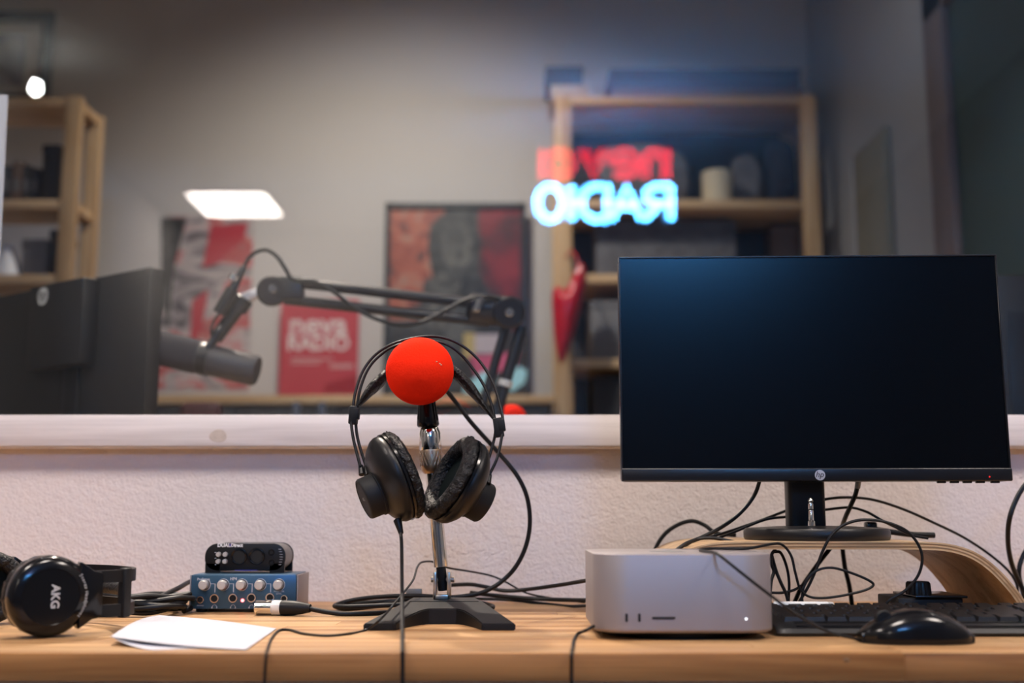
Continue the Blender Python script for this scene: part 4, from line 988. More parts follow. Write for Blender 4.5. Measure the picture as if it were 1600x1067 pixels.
# ---------------------------------------------------------------- lamps and the neon sign on this side
def can_lamp(d, label, grp):
    t = thing('track_spotlight', label, 'lamp', (d['loc'][0], d['loc'][1], d['loc'][2]), group=None)
    L_ = Vector(d['loc']); aim = (Vector(d['aim']) - L_).normalized()
    part('bracket', MB().cyl(L_ - aim * 0.05, (L_.x, L_.y, CEIL), 0.008, n=12), 'black', t)
    part('housing', MB().lathe([(0, -0.10), (0.045, -0.10), (0.095, -0.02), (0.095, -0.015), (0.088, -0.015), (0.04, -0.09), (0, -0.09)], 28, frame(L_, aim)), 'black', t)
can_lamp(KEY2, 'ceiling spotlight beyond the glass shining down through the pane', 'l')
can_lamp(FAR, 'ceiling spotlight washing the poster wall beyond the glass', 'l')
can_lamp(FAR_FILL, 'added fill spotlight near the right wall beyond the glass', 'l')

def refl(px, py, zc=None, Yv=None):
    """a thing seen mirrored in the pane: its real place from its height or virtual depth"""
    d = ray(px, py); t = (zc - CZ) / d.z if zc is not None else Yv / d.y
    q = Vector((0, 0, CZ)) + d * t; return Vector((q.x, 2 * YG - q.y, q.z))
def light_panel(cx, cy, label):
    pnl = thing('ceiling_light_panel', label, 'lamp', (cx, cy, CEIL - 0.03), group='square light panels in the ceiling')
    part('diffuser', MB().rng((cx - 0.28, cy - 0.31, CEIL - 0.016), (cx + 0.28, cy + 0.31, CEIL - 0.012)), 'panel', pnl)
    fr = MB()
    fr.rng((cx - .30, cy - .33, CEIL - .02), (cx - .28, cy + .33, CEIL)); fr.rng((cx + .28, cy - .33, CEIL - .02), (cx + .30, cy + .33, CEIL)); fr.rng((cx - .30, cy - .33, CEIL - .02), (cx + .30, cy - .31, CEIL)); fr.rng((cx - .30, cy + .31, CEIL - .02), (cx + .30, cy + .33, CEIL))
    part('frame', fr, 'white_plastic', pnl)
q = refl(368, 319, zc=CEIL - 0.012)
light_panel(q.x, q.y, 'square white light panel in the ceiling mirrored in the glass')
light_panel(0.05, 0.45, 'square white light panel in the ceiling right above the camera')
light_panel(-1.65, 0.45, 'added unseen fill light panel in the ceiling left of the camera')  # added out of view to fill the shaded wall
light_panel(1.75, 0.45, 'added unseen fill light panel in the ceiling right of the camera')  # matching added fill, also out of view
q = refl(55, 136, Yv=5.3)
blb = thing('pendant_bulb', 'bare bright bulb on a cord mirrored at the upper left of the glass', 'lamp', (q.x, q.y, q.z - 0.05))
part('bulb', MB().sphere(q, 0.027, 20, (1, 1, 1.3)), 'bulb', blb)
part('socket', MB().cyl(q + Vector((0, 0, 0.033)), q + Vector((0, 0, 0.08)), 0.016, n=18, bev=0.002), 'black', blb)
part('cord', MB().cyl(q + Vector((0, 0, 0.078)), (q.x, q.y, CEIL), 0.003, n=8), 'rubber', blb)

YV = 6.05; YS = 2 * YG - YV
def sg(px, py): return refl(px, py, Yv=YV)
sign = thing('neon_sign', 'red and ice blue neon word sign mirrored in the glass above the monitor', 'neon sign', sg(945, 350))
def stroke(mb, pts, rr, closed=False, sub=6): mb.tube(crom([sg(*p) for p in pts], sub), rr, 8)
def letter_box(x0, x1, yt, yb):  # returns mapping from letter space (0..1, 0..1, y up) read correctly from the sign's front (mirrored here)
    return lambda u, v: (x1 + (x0 - x1) * u, yb + (yt - yb) * v)
def arcp(f, cx, cy, rx, ry, a0, a1, n=12): return [f(cx + rx * math.cos(math.radians(a0 + (a1 - a0) * k / n)), cy + ry * math.sin(math.radians(a0 + (a1 - a0) * k / n))) for k in range(n + 1)]
def tubes(body_strokes, rr):
    mb = MB()
    for s in body_strokes: mb.tube([sg(*p) for p in s], rr, 8)
    return mb
RR = 0.020
# RADIO: the word runs right to left in the mirror image
f = letter_box(1008, 1048, 291, 342)
part('letter', tubes([[f(0, 0), f(0, 1)], [f(0, 1), f(.5, 1)] + arcp(f, .5, .73, .45, .27, 90, -90)[1:] + [f(0, .46)], [f(.45, .46), f(1, 0)]], RR), 'neon_blue', sign, 'ice blue letter R')
f = letter_box(957, 1002, 291, 342)
part('letter', tubes([[f(0, 0), f(.5, 1), f(1, 0)], [f(.2, .38), f(.8, .38)]], RR), 'neon_blue', sign, 'ice blue letter A')
f = letter_box(908, 950, 291, 342)
part('letter', tubes([[f(0, 0), f(0, 1), f(.4, 1)] + arcp(f, .4, .5, .6, .5, 90, -90)[1:] + [f(0, 0)]], RR), 'neon_blue', sign, 'ice blue letter D')
f = letter_box(893, 895, 291, 342)
part('letter', tubes([[f(.5, 0), f(.5, 1)]], RR), 'neon_blue', sign, 'ice blue letter I')
f = letter_box(840, 880, 291, 342)
part('letter', tubes([arcp(f, .5, .5, .5, .5, 0, 360, 28)], RR), 'neon_blue', sign, 'ice blue letter O')
R2 = 0.0115
f = letter_box(1004, 1045, 233, 278)
part('letter', tubes([[f(0, 0), f(0, 1)], [f(0, .6)] + arcp(f, .5, .58, .5, .42, 160, 0) + [f(1, 0)], [f(.22, 0), f(.22, .5)] + arcp(f, .5, .56, .26, .2, 150, 0) + [f(.76, 0)]], R2), 'neon_red', sign, 'red letter n')
f = letter_box(954, 998, 233, 278)
part('letter', tubes([[f(0.02, .5), f(.98, .5)] + arcp(f, .5, .5, .5, .5, 0, 320, 24), arcp(f, .5, .5, .25, .24, 20, 160, 8), arcp(f, .5, .45, .27, .24, 200, 330, 8)], R2), 'neon_red', sign, 'red letter e')
f = letter_box(906, 950, 233, 278)
part('letter', tubes([[f(0, 1), f(.5, 0), f(1, 1)], [f(.25, 1), f(.5, .45), f(.75, 1)]], R2), 'neon_red', sign, 'red letter v')
f = letter_box(842, 898, 233, 278)
part('letter', tubes([[f(.95, 0), f(.95, 1)], arcp(f, .45, .5, .45, .5, 0, 360, 24), arcp(f, .45, .5, .22, .26, 0, 360, 16)], R2), 'neon_red', sign, 'red letter a')
for (a_, b_) in ((840, 240), (840, 316), ):
    u_, v_ = sg(836, b_), sg(1052, b_)
    part('support_rail', MB().cyl(u_ + Vector((0, -0.03, 0)), v_ + Vector((0, -0.03, 0)), 0.006, n=10), 'black', sign)
for xx in (850, 1040):
    u_ = sg(xx, 345) + Vector((0, -0.03, 0)); part('hanging_wire', MB().cyl(u_, (u_.x, u_.y, CEIL), 0.002, n=8), 'steel', sign)

# ================================================================ the room beyond the glass
# desk just behind the glass, only its contents rise above the sill
fd = thing('desk', 'low desk in the room beyond the glass, its top hidden by the window board', 'desk', (0, 2.25, 0))
part('top', MB().rng((-1.5, 1.93, 0.71), (1.2, 2.60, DT), 0.002), 'pine_h', fd)
for xx in (-1.45, 1.15):
    for yy in (1.98, 2.55): part('leg', MB().rng((xx - .03, yy - .03, 0), (xx + .03, yy + .03, 0.71)), 'black_matte', fd)

# far monitor seen from the back
Yr = 2.06
c_r = P(235, 416, Yr); dirm = Vector((-0.816, 0.577, 0)).normalized(); nm = Vector((-0.577, -0.816, 0))
ztop = c_r.z; fw, fh = 0.54, 0.325
FMx = Matrix((-dirm, -nm, Vector((0, 0, 1)))).transposed().to_4x4()   # local x to the right, local y away from us
FMx.translation = Vector((c_r.x, c_r.y, ztop - fh)) + dirm * (fw / 2)
fm_ = thing('monitor', 'large black monitor seen from behind through the glass at the left', 'monitor', (FMx.translation.x, FMx.translation.y, DT))
part('rear_shell', MB().box((0, 0.016, fh / 2), (fw, 0.030, fh), 0.004, 2, FMx), 'far_black', fm_)
part('screen', MB().box((0, 0.032, fh / 2), (fw - .01, 0.004, fh - .01), 0, 1, FMx), 'screen', fm_)
# column position: screen x 65..155
def on_panel(px, py):
    d = ray(px, py); o_ = Vector((0, 0, CZ)); pp = c_r; t = (pp - o_).dot(nm) / d.dot(nm); return FMx.inverted() @ (o_ + d * t)
ca_, cb_ = on_panel(68, 500), on_panel(152, 500)
cx_, cw_ = (ca_.x + cb_.x) / 2, abs(cb_.x - ca_.x)
zlo = on_panel(110, 575).z
part('rear_column', MB().box((cx_, -0.016, (fh - 0.006 + zlo) / 2), (cw_, 0.036, fh - 0.006 - zlo), 0.005, 2, FMx), 'far_black', fm_)
lq = on_panel(86, 468)
LM2 = FMx @ frame((lq.x + 0.012, -0.0345, lq.z), (0, -1, 0))
part('logo', MB().lathe([(0, 0), (0.018, 0), (0.018, 0.0006), (0, 0.0006)], 28, LM2), 'grey_mid', fm_, 'round grey maker logo')
part('lettering', MB().text('hp', 0.030, LM2 @ Matrix.Translation((0, 0.002, 0.0008)) @ Matrix(((1, 0.28, 0, 0), (0, 1, 0, 0), (0, 0, 1, 0), (0, 0, 0, 1))), 0.0002), 'far_black', fm_)
bx_ = Vector((cx_ + 0.015, 0.02, 0))
part('neck', MB().box((cx_ + 0.02, 0.008, (zlo + (DT - FMx.translation.z)) / 2 + 0.01), (0.05, 0.03, zlo - (DT - FMx.translation.z)), 0.005, 2, FMx), 'black', fm_)
part('base', MB().lathe([(0, 0), (0.10, 0), (0.10, 0.010), (0.09, 0.014), (0, 0.016)], 40, Matrix.Translation((FMx @ Vector((cx_ + .02, 0.02, 0))) * 1.0) @ Matrix.Translation((0, 0, DT - FMx.translation.z))), 'black', fm_)
tag_p = on_panel(170, 620)

# boom arm with broadcast microphone
BY = 2.12
arm = thing('boom_arm', 'black twin-bar microphone boom arm reaching across behind the glass', 'boom arm', P(770, 700, BY))
def bp(px, py, y=BY): return P(px, py, y)
part('joint', MB().cyl(bp(425, 455, BY - .02), bp(425, 455, BY + .02), 0.029, n=28, bev=0.004), 'arm', arm)
part('bolt', MB().cyl(bp(426, 451, BY - .024), bp(426, 451, BY - .018), 0.008, n=16, bev=0.001), 'steel', arm)
jb = MB().box(bp(450, 452), (0.060, 0.034, 0.046), 0.006, 2); part('joint_housing', jb, 'arm', arm)
part('bar', MB().cyl(bp(445, 440), bp(765, 476), 0.0098, n=16), 'arm', arm)
part('bar', MB().cyl(bp(445, 468), bp(765, 503), 0.0098, n=16), 'arm', arm)
part('joint_housing', MB().cyl(bp(730, 480, BY), bp(812, 489, BY), 0.029, n=24, bev=0.008), 'arm', arm)
part('joint', MB().cyl(bp(795, 488, BY - .032), bp(795, 488, BY + .032), 0.031, n=28, bev=0.005), 'arm', arm)
part('bolt', MB().cyl(bp(796, 488, BY - .037), bp(796, 488, BY - .031), 0.008, n=16, bev=0.001), 'steel', arm)
spg = [bp(742, 470) + Vector((0, 0, 0))]; sA, sB = bp(752, 464, BY - .036), bp(744, 486, BY - .036)
part('spring', MB().tube([sA + (sB - sA) * (k / 80) + Vector((0.006 * math.cos(k * 0.9), 0.003 * math.sin(k * 0.9), 0)) for k in range(81)], 0.0016, 6), 'steel', arm)
part('bar', MB().cyl(bp(790, 510), bp(752, 640), 0.0085, n=16), 'arm', arm)
part('bar', MB().cyl(bp(815, 510), bp(778, 640), 0.0105, n=16), 'arm', arm)
e1, e2 = bp(785, 598), bp(781, 608); part('collar', MB().cyl(bp(791, 594), bp(788, 604), 0.014, n=18, bev=0.001), 'label_grey', arm)
part('post', MB().cyl(bp(775, 632), Vector((bp(765, 640).x, BY, DT)), 0.016, n=20, bev=0.001), 'arm', arm)
part('clamp', MB().box((bp(765, 640).x, BY, DT + 0.012), (0.06, 0.06, 0.024), 0.004), 'arm', arm)
part('swivel', MB().cyl(bp(405, 457), bp(378, 468), 0.011, n=18, bev=0.002), 'grey_logo', arm)
bmic = thing('broadcast_microphone', 'dark grey broadcast microphone hanging from the boom arm behind the glass', 'microphone', bp(320, 600))
A, B = bp(240, 541), bp(402, 580); ad_ = (B - A).normalized(); Lb = (B - A).length
FMb = frame(A, ad_)
part('foam_end', MB().lathe([(0, 0.0), (0.024, 0.0), (0.031, 0.004), (0.0325, 0.012), (0.0325, Lb * 0.42), (0.030, Lb * 0.44), (0, Lb * 0.44)], 36, FMb), 'mic_foam', bmic)
part('body', MB().lathe([(0, Lb * 0.42), (0.028, Lb * 0.42), (0.029, Lb * 0.45), (0.029, Lb * 0.98), (0.026, Lb), (0, Lb)], 36, FMb), 'arm_grey', bmic)
part('yoke_ring', MB().lathe([(0.026, Lb * 0.46), (0.0315, Lb * 0.46), (0.0315, Lb * 0.55), (0.026, Lb * 0.55)], 36, FMb), 'arm', bmic)
part('yoke', MB().cyl(bp(318, 556, BY - .02), bp(345, 515, BY - .012), 0.0085, n=14, bev=0.001).cyl(bp(318, 556, BY + .02), bp(345, 515, BY + .012), 0.0085, n=14, bev=0.001), 'arm', bmic)
part('yoke_stem', MB().cyl(bp(336, 530), bp(376, 476), 0.013, n=18, bev=0.002), 'arm', bmic)
part('stem_nut', MB().cyl(bp(370, 484), bp(383, 466), 0.018, n=18, bev=0.002), 'arm', bmic)
xc_ = thing('microphone_cable', 'black cable arching from the broadcast microphone onto the boom arm', 'cable', bp(380, 480))
part('plug', MB().cyl(bp(342, 490, BY - .03), bp(364, 452, BY - .03), 0.0125, n=18, bev=0.001).cyl(bp(363, 453, BY - .03), bp(381, 417, BY - .028), 0.0085, 0.0055, n=16, bev=0.001), 'arm', xc_)
part('plug_ring', MB().cyl(bp(363, 438, BY - .031), bp(368, 430, BY - .031), 0.0098, n=16), 'steel', xc_)
part('cord', MB().tube(crom([bp(380, 419, BY - .028), bp(388, 404, BY - .028), bp(402, 393, BY - .028), bp(418, 391, BY - .028), bp(434, 402, BY - .028), bp(446, 420, BY - .028), bp(458, 436, BY - .026), bp(490, 439, BY - .026), bp(520, 455, BY - .026), bp(550, 478, BY - .026), bp(580, 495, BY - .026), bp(620, 507, BY - .03), bp(660, 503, BY - .032), bp(700, 483, BY - .035), bp(730, 468, BY - .037), bp(760, 463, BY - .035), bp(790, 470, BY - .03)], 6), 0.0038, 8), 'rubber', xc_)
part('cord', MB().tube(crom([bp(332, 528, BY - .03), bp(330, 515, BY - .032), bp(335, 500, BY - .032), bp(344, 488, BY - .03)], 5), 0.0025, 8), 'rubber', xc_)

# second red-ball microphone, only its top shows over the sill
rq = P(800, 648, 2.30); rr_ = 0.030
rm = thing('microphone', 'small microphone with red foam top just showing above the window board', 'microphone', (rq.x, 2.30, DT))
part('windscreen', MB().sphere((rq.x, 2.30, ZP(632, 2.30) - rr_), rr_, 28), 'red_foam', rm)
part('stem', MB().cyl((rq.x, 2.30, DT + 0.01), (rq.x, 2.30, ZP(632, 2.30) - 2 * rr_ + 0.004), 0.010, n=16), 'black', rm)
part('base', MB().lathe([(0, 0), (0.06, 0), (0.06, 0.008), (0.02, 0.016), (0, 0.016)], 32, Matrix.Translation((rq.x, 2.30, DT))), 'iron', rm)

# dark upholstered chair, its back peeping over the sill
cq = P(315, 628, 3.0)
chr_ = thing('chair', 'dark red upholstered chair whose back just shows above the window board', 'chair', (cq.x, 3.15, 0))
part('backrest', MB().rng((cq.x - 0.055, 2.98, 0.82), (cq.x + 0.055, 3.02, cq.z), 0.018, seg=4), 'dark_red', chr_)
part('back_post', MB().rng((cq.x - 0.02, 3.02, 0.42), (cq.x + 0.02, 3.05, 0.95), 0.004), 'black', chr_)
part('seat', MB().rng((cq.x - 0.20, 3.0, 0.42), (cq.x + 0.20, 3.42, 0.48), 0.02, seg=3), 'dark_red', chr_)
part('column', MB().cyl((cq.x, 3.2, 0.06), (cq.x, 3.2, 0.42), 0.025, n=16), 'black', chr_)
part('foot', MB().lathe([(0, 0), (0.22, 0), (0.22, 0.02), (0.05, 0.06), (0, 0.06)], 28, Matrix.Translation((cq.x, 3.2, 0))), 'black', chr_)

# high sideboard along the poster wall
SBY0, SBY1 = 4.12, FAR_Y - 0.003; zs = ZP(617, SBY0)
sx0, sx1 = XP(190, SBY0, 620), XP(868, SBY0, 620)
sb_ = thing('sideboard', 'long sideboard with pine top below the posters beyond the glass', 'sideboard', ((sx0 + sx1) / 2, 4.35, 0))
part('top', MB().rng((sx0, SBY0, zs - 0.032), (sx1, SBY1, zs), 0.003), 'pine_h', sb_)
part('carcass', MB().rng((sx0 + .02, SBY0 + .03, 0.05), (sx1 - .02, SBY1, zs - 0.032)), 'grey_box', sb_)
nd = 4
for k in range(nd):
    a_ = sx0 + .025 + (sx1 - sx0 - .05) * k / nd; b_ = sx0 + .025 + (sx1 - sx0 - .05) * (k + 1) / nd
    do = part('door', MB().rng((a_ + .003, SBY0 + .012, 0.06), (b_ - .003, SBY0 + .03, zs - 0.037), 0.002), 'dark_case', sb_)
    part('handle', MB().cyl((b_ - .05, SBY0 + .004, zs - 0.30), (b_ - .05, SBY0 + .004, zs - 0.16), 0.006, n=10), 'steel', do)
for (px_, lb) in ((463, 'left'), (503, 'right')):
    q = P(px_, 628, 3.6)
    o = MB().rng((q.x - 0.012, 3.59, 0), (q.x + 0.012, 3.62, q.z), 0.004).rng((q.x - 0.03, 3.56, 0), (q.x + 0.03, 3.65, 0.012), 0.004).build('upright_post', 'blue_steel')
    tag(o, 'slim dark blue steel post, %s one of the pair below the red poster' % lb, 'post', 'dark steel posts before the sideboard')

# posters
PYW = FAR_Y - 0.004
def wall_rect(px0, py0, px1, py1, Y): a_ = P((px0 + px1) / 2, py0, Y); b_ = P((px0 + px1) / 2, py1, Y); return XP(px0, Y, (py0 + py1) / 2), XP(px1, Y, (py0 + py1) / 2), a_.z, b_.z
def slab(x0, x1, z1, z0, y, th): return MB().rng((x0, y - th, z0), (x1, y, z1))
def polyprint(pts, Y, th=0.0012):
    q = [P(a_, b_, Y) for a_, b_ in pts]
    m_ = Matrix(((1, 0, 0, 0), (0, 0, -1, Y), (0, 1, 0, 0), (0, 0, 0, 1)))
    return MB().prism([(v.x, v.z) for v in q], 0, th, 0, m_)
x0, x1, z1, z0 = wall_rect(250, 338, 392, 608, PYW)
po = thing('poster', 'unframed pale poster with red and grey brush blotches on the far wall', 'poster', ((x0 + x1) / 2, PYW, z0))
part('sheet', slab(x0, x1, z1, z0, PYW + .003, 0.004), 'art_red_grey', po)
part('print_patch', polyprint([(252, 340), (292, 340), (272, 420), (262, 520), (252, 470)], PYW - 0.0012), 'art_dark', po)
part('print_patch', polyprint([(330, 352), (388, 348), (382, 372), (340, 412), (316, 418)], PYW - 0.0012), 'poster_red', po)
part('print_patch', polyprint([(300, 470), (326, 452), (316, 510), (296, 560)], PYW - 0.0012), 'poster_red', po)

SBp = SBY1 - 0.06
x0, x1, z1, z0 = wall_rect(437, 468, 560, 616, SBp)
pr_ = thing('poster', 'red poster with white lettering standing behind the boom arm', 'poster', ((x0 + x1) / 2, SBp, zs))
z0 = zs + 0.0005
part('board', slab(x0, x1, z1, z0, SBp + .006, 0.006), 'poster_red', pr_)
part('corner_patch', polyprint([(508, 600), (560, 585), (560, 614), (505, 614)], SBp - 0.0002), 'poster_dark_red', pr_)
def ptxt(mb, s, px, py, wpx, Y, **k):
    return mb.text(s, wpx, frame(P(px, py, Y), (0, -1, 0)), 0.0005, **k)
t_ = MB(); ptxt(t_, 'neva', 497, 508, 0.128, SBp - .001, bold=0.003); part('lettering', t_, 'poster_text', pr_)
t_ = MB(); ptxt(t_, 'RADIO', 497, 537, 0.082, SBp - .001, bold=0.003); part('lettering', t_, 'poster_text', pr_)
t_ = MB()
for k, (a_, b_, yy) in enumerate(((455, 520, 561), (455, 500, 567), (515, 553, 570), (515, 553, 574))):
    u_, v_ = P(a_, yy, SBp), P(b_, yy, SBp); t_.rng((u_.x, SBp - .001, u_.z - .002), (v_.x, SBp, u_.z + .002))
part('text_line', t_, 'poster_text', pr_)

x0, x1, z1, z0 = wall_rect(600, 318, 822, 640, SBp - 0.01)
z0 = zs
fp = thing('framed_poster', 'large dark-framed poster with a shadowy figure on red beyond the glass', 'poster', ((x0 + x1) / 2, SBp, zs))
part('backing', slab(x0 + .01, x1 - .01, z1 - .01, z0 + .01, SBp, 0.008), 'art_dark', fp)
fy = SBp - 0.008
xm1 = x0 + (x1 - x0) * 0.42; xm2 = x0 + (x1 - x0) * 0.66
part('print_field', MB().rng((x0 + .02, fy - .001, z0 + (z1 - z0) * 0.42), (xm1, fy, z1 - .02)), 'art_orange', fp)
part('print_field', MB().rng((xm1, fy - .001, z0 + (z1 - z0) * 0.42), (xm2, fy, z1 - .02)), 'art_dark', fp)
part('print_field', MB().rng((xm2, fy - .001, z0 + (z1 - z0) * 0.12), (x1 - .02, fy, z1 - .02)), 'art_crimson', fp)
def ell(cx, cy, rx, ry, n=24): return [(cx + rx * math.cos(2 * PI * k / n), cy + ry * math.sin(2 * PI * k / n)) for k in range(n)]
part('print_figure', polyprint([(672, 352), (690, 335), (722, 332), (745, 345), (752, 380), (748, 420), (770, 470), (800, 520), (806, 600), (640, 600), (645, 520), (660, 470), (676, 430), (668, 390)], fy - 0.0012), 'art_dark', fp)
part('print_figure', polyprint(ell(714, 385, 25, 38), fy - 0.0026), 'art_grey', fp)
part('print_figure', polyprint([(662, 440), (690, 425), (720, 440), (712, 500), (680, 520), (655, 500)], fy - 0.0026), 'art_grey', fp)
fr = MB()
fr.rng((x0, fy - .014, z0), (x0 + .022, fy + .010, z1)); fr.rng((x1 - .022, fy - .014, z0), (x1, fy + .010, z1)); fr.rng((x0, fy - .014, z1 - .022), (x1, fy + .010, z1)); fr.rng((x0, fy - .014, z0), (x1, fy + .010, z0 + .022))
part('frame', fr, 'frame_dark', fp)

# colourful card standing in for a reflection in front of the framed poster
cy_ = 4.36
x0, x1, z1, z0 = wall_rect(722, 518, 826, 622, cy_); z0 = zs
cd = thing('reflection_card', 'small card with pink and cyan shapes standing in for a reflection by the framed poster', 'card', ((x0 + x1) / 2, cy_, zs))
part('sheet', slab(x0, x1, z1, z0, cy_ + .008, 0.008), 'dark_case', cd)
part('print_patch', polyprint([(724, 520), (742, 520), (742, 560), (724, 560)], cy_ - .001), 'yellow', cd)
part('print_patch', polyprint([(742, 522), (788, 522), (782, 552), (742, 552)], cy_ - .001), 'lilac', cd)
part('print_patch', polyprint([(734, 556), (788, 552), (812, 545), (806, 572), (744, 592)], cy_ - .0012), 'pink', cd)
part('print_patch', polyprint([(724, 606), (752, 582), (776, 576), (770, 600), (748, 614), (724, 614)], cy_ - .0016), 'cyan', cd)
part('print_patch', polyprint([(792, 606), (797, 584), (812, 572), (824, 580), (820, 598), (800, 612)], cy_ - .0016), 'cyan', cd)

# framed picture, upper left
x0, x1, z1, z0 = wall_rect(-95, 20, 82, 165, PYW)
pf = thing('framed_picture', 'dark-framed picture with pale mount above the left shelf beyond the glass', 'picture', ((x0 + x1) / 2, PYW, z0))
fr = MB(); t = 0.045
fr.rng((x0, PYW - .02, z0), (x0 + t, PYW + .003, z1)); fr.rng((x1 - t, PYW - .02, z0), (x1, PYW + .003, z1)); fr.rng((x0, PYW - .02, z1 - t), (x1, PYW + .003, z1)); fr.rng((x0, PYW - .02, z0), (x1, PYW + .003, z0 + t))
part('frame', fr, 'frame_dark', pf)
part('mount', slab(x0 + t, x1 - t, z1 - t, z0 + t, PYW + .002, 0.006), 'mount', pf)
part('print', slab(x0 + t + .05, x1 - t - .07, z1 - t - .05, z0 + t + .04, PYW - .003, 0.003), 'art_blue', pf)

# shelving units
def shelf_unit(label, px0, px1, pyt, Y0, depth, boards, pw=0.055, bt=0.03, back=None):
    xa, xb = px0, px1; zt_ = ZP(pyt, Y0)
    t = thing('shelf_unit', label, 'shelf', ((xa + xb) / 2, Y0 + depth / 2, 0))
    for xx in (xa, xb - pw):
        for yy in (Y0, Y0 + depth - 0.035): part('post', MB().rng((xx, yy, 0), (xx + pw, yy + 0.035, zt_), 0.003), 'pine_v', t)
    if back: part('back_panel', MB().rng((xa + pw * .5, Y0 + depth - .003, 0.12), (xb - pw * .5, Y0 + depth + .003, zt_ - .01)), back, t)
    for z in boards: part('shelf_board', MB().rng((xa + pw * 0.2, Y0 + 0.004, z - bt), (xb - pw * 0.2, Y0 + depth - 0.004, z), 0.002), 'pine_h', t)
    return t
LY = 3.55
lx1 = XP(119, LY, 290)
lb = [ZP(151, LY), ZP(311, LY), ZP(428, LY), 0.75, 0.15]
shelf_unit('pine shelf unit at the left edge beyond the glass', lx1 - 0.86, lx1, 149, LY, 0.22, lb, pw=0.050)
RY = 4.20
rx0, rx1 = XP(868, RY, 300), XP(1281, RY, 300)
rb_ = [ZP(150, RY), ZP(311, RY), ZP(428, RY), ZP(560, RY), 0.6, 0.15]
shelf_unit('wide pine shelf unit behind the monitor beyond the glass', rx0, rx1, 148, RY, 0.36, rb_, pw=0.062, bt=0.034, back='dark_case')

# things on the left shelf
def put(name, label, cat, mb, m): o = mb.build(name, m); tag(o, label, cat); return o
def boxon(name, label, cat, px0, px1, pyt, Y, zb_, m, d=0.2, bev=0.006):
    x0_, x1_ = XP(px0, Y, pyt), XP(px1, Y, pyt); t = thing(name, label, cat, ((x0_ + x1_) / 2, Y + d / 2, zb_))
    zt_ = ZP(pyt, Y); lid = min(0.03, (zt_ - zb_) * 0.3)
    part('box', MB().rng((x0_ + .003, Y + .003, zb_), (x1_ - .003, Y + d - .003, zt_ - lid * 0.6), bev * .5), m, t)
    part('lid', MB().rng((x0_, Y, zt_ - lid), (x1_, Y + d, zt_), bev * .5), m, t)
    return t
random.seed(5)
xk = XP(4, LY + .05, 280); kk = 0
for wk, hk, m_ in ((0.030, 0.17, 'dark_case'), (0.035, 0.19, 'brown_box'), (0.03, 0.17, 'dark_case'), (0.026, 0.16, 'navy')):
    bo = thing('binder', ('black', 'brown', 'second black', 'navy')[kk] + ' file binder upright on the middle board of the left shelf', 'binder', (xk + wk / 2, LY + .14, lb[1]), group='binders on the left shelf')
    part('cover', MB().rng((xk, LY + .05, lb[1]), (xk + wk - .002, LY + .20, lb[1] + hk * .75), 0.003), m_, bo)
    part('spine_label', MB().rng((xk + .007, LY + .048, lb[1] + .04), (xk + wk - .009, LY + .052, lb[1] + .08)), 'grey_box', bo)
    xk += wk; kk += 1
boxon('storage_box', 'tall dark box at the right end of the left shelf middle board', 'box', 66, 94, 225, LY + .04, lb[1], 'dark_case', 0.16)
boxon('storage_box', 'grey box on the lower board of the left shelf', 'box', 34, 74, 373, LY + .04, lb[2], 'grey_box', 0.16)
boxon('storage_box', 'narrow black box beside the grey box on the left shelf', 'box', 77, 94, 358, LY + .04, lb[2], 'dark_case', 0.16)
q = P(2, 428, LY + .02)
ls = thing('paper_cone', 'white paper cone at the left edge on the lower board of the left shelf', 'paper cone', (q.x, LY + .10, lb[2]))
part('cone', MB().lathe([(0, 0), (0.055, 0), (0.012, 0.11), (0, 0.115)], 32, Matrix.Translation((q.x - .005, LY + .07, lb[2]))), 'white', ls)
# white sheet taped to the pane at the left edge
wz1, wz0 = ZP(148, YG + .008), ZP(402, YG + .008)
a_, b_, c_, d_ = P(-60, 148, YG + .008), P(12.5, 148, YG + .008), P(0, 402, YG + .008), P(-60, 402, YG + .008)
o = MB().add([v + Vector((0, dy, 0)) for dy in (0, 0.0012) for v in (a_, b_, c_, d_)], [[0, 1, 2, 3], [7, 6, 5, 4], [0, 4, 5, 1], [1, 5, 6, 2], [2, 6, 7, 3], [3, 7, 4, 0]]).build('paper_notice', 'paper')
tag(o, 'white sheet of paper fixed to the glass at the left picture edge', 'paper')

# things on the right shelf
boxon('equipment_case', 'long dark case on top of the right shelf', 'case', 952, 1252, 106, RY + .05, ZP(138, RY + .05), 'dark_case', 0.24, 0.02)
boxon('cardboard_box', 'flat brown box under the long dark case on the right shelf', 'box', 958, 1258, 138, RY + .03, rb_[0], 'brown_box', 0.28, 0.01)
boxon('cardboard_box', 'beige box on the left corner of the right shelf top', 'box', 860, 922, 132, RY + .03, rb_[0], 'beige_box', 0.25, 0.01)
boxon('equipment_case', 'small dark case with pale lid on the beige box', 'case', 852, 912, 103, RY + .05, ZP(132, RY + .05) + 0.0002, 'dark_case', 0.2, 0.01)
q0_ = P(1122, 308, RY + .06)
cyln = thing('paper_roll', 'short cream paper roll standing on the middle board of the right shelf', 'roll', (q0_.x, RY + .08, rb_[1]))
rw = (XP(1145, RY + .08, 290) - XP(1099, RY + .08, 290)) / 2
part('roll', MB().lathe([(rw * .3, 0), (rw, 0.0), (rw, ZP(267, RY + .06) - rb_[1] - .004), (rw - .004, ZP(267, RY + .06) - rb_[1]), (rw * .3, ZP(267, RY + .06) - rb_[1])], 36, Matrix.Translation((q0_.x, RY + .08, rb_[1]))), 'cream', cyln)
part('core', MB().lathe([(rw * .28, 0), (rw * .31, 0.0), (rw * .31, ZP(267, RY + .06) - rb_[1] + .002), (rw * .26, ZP(267, RY + .06) - rb_[1] + .002), (rw * .26, 0)], 24, Matrix.Translation((q0_.x, RY + .08, rb_[1]))), 'brown_box', cyln)
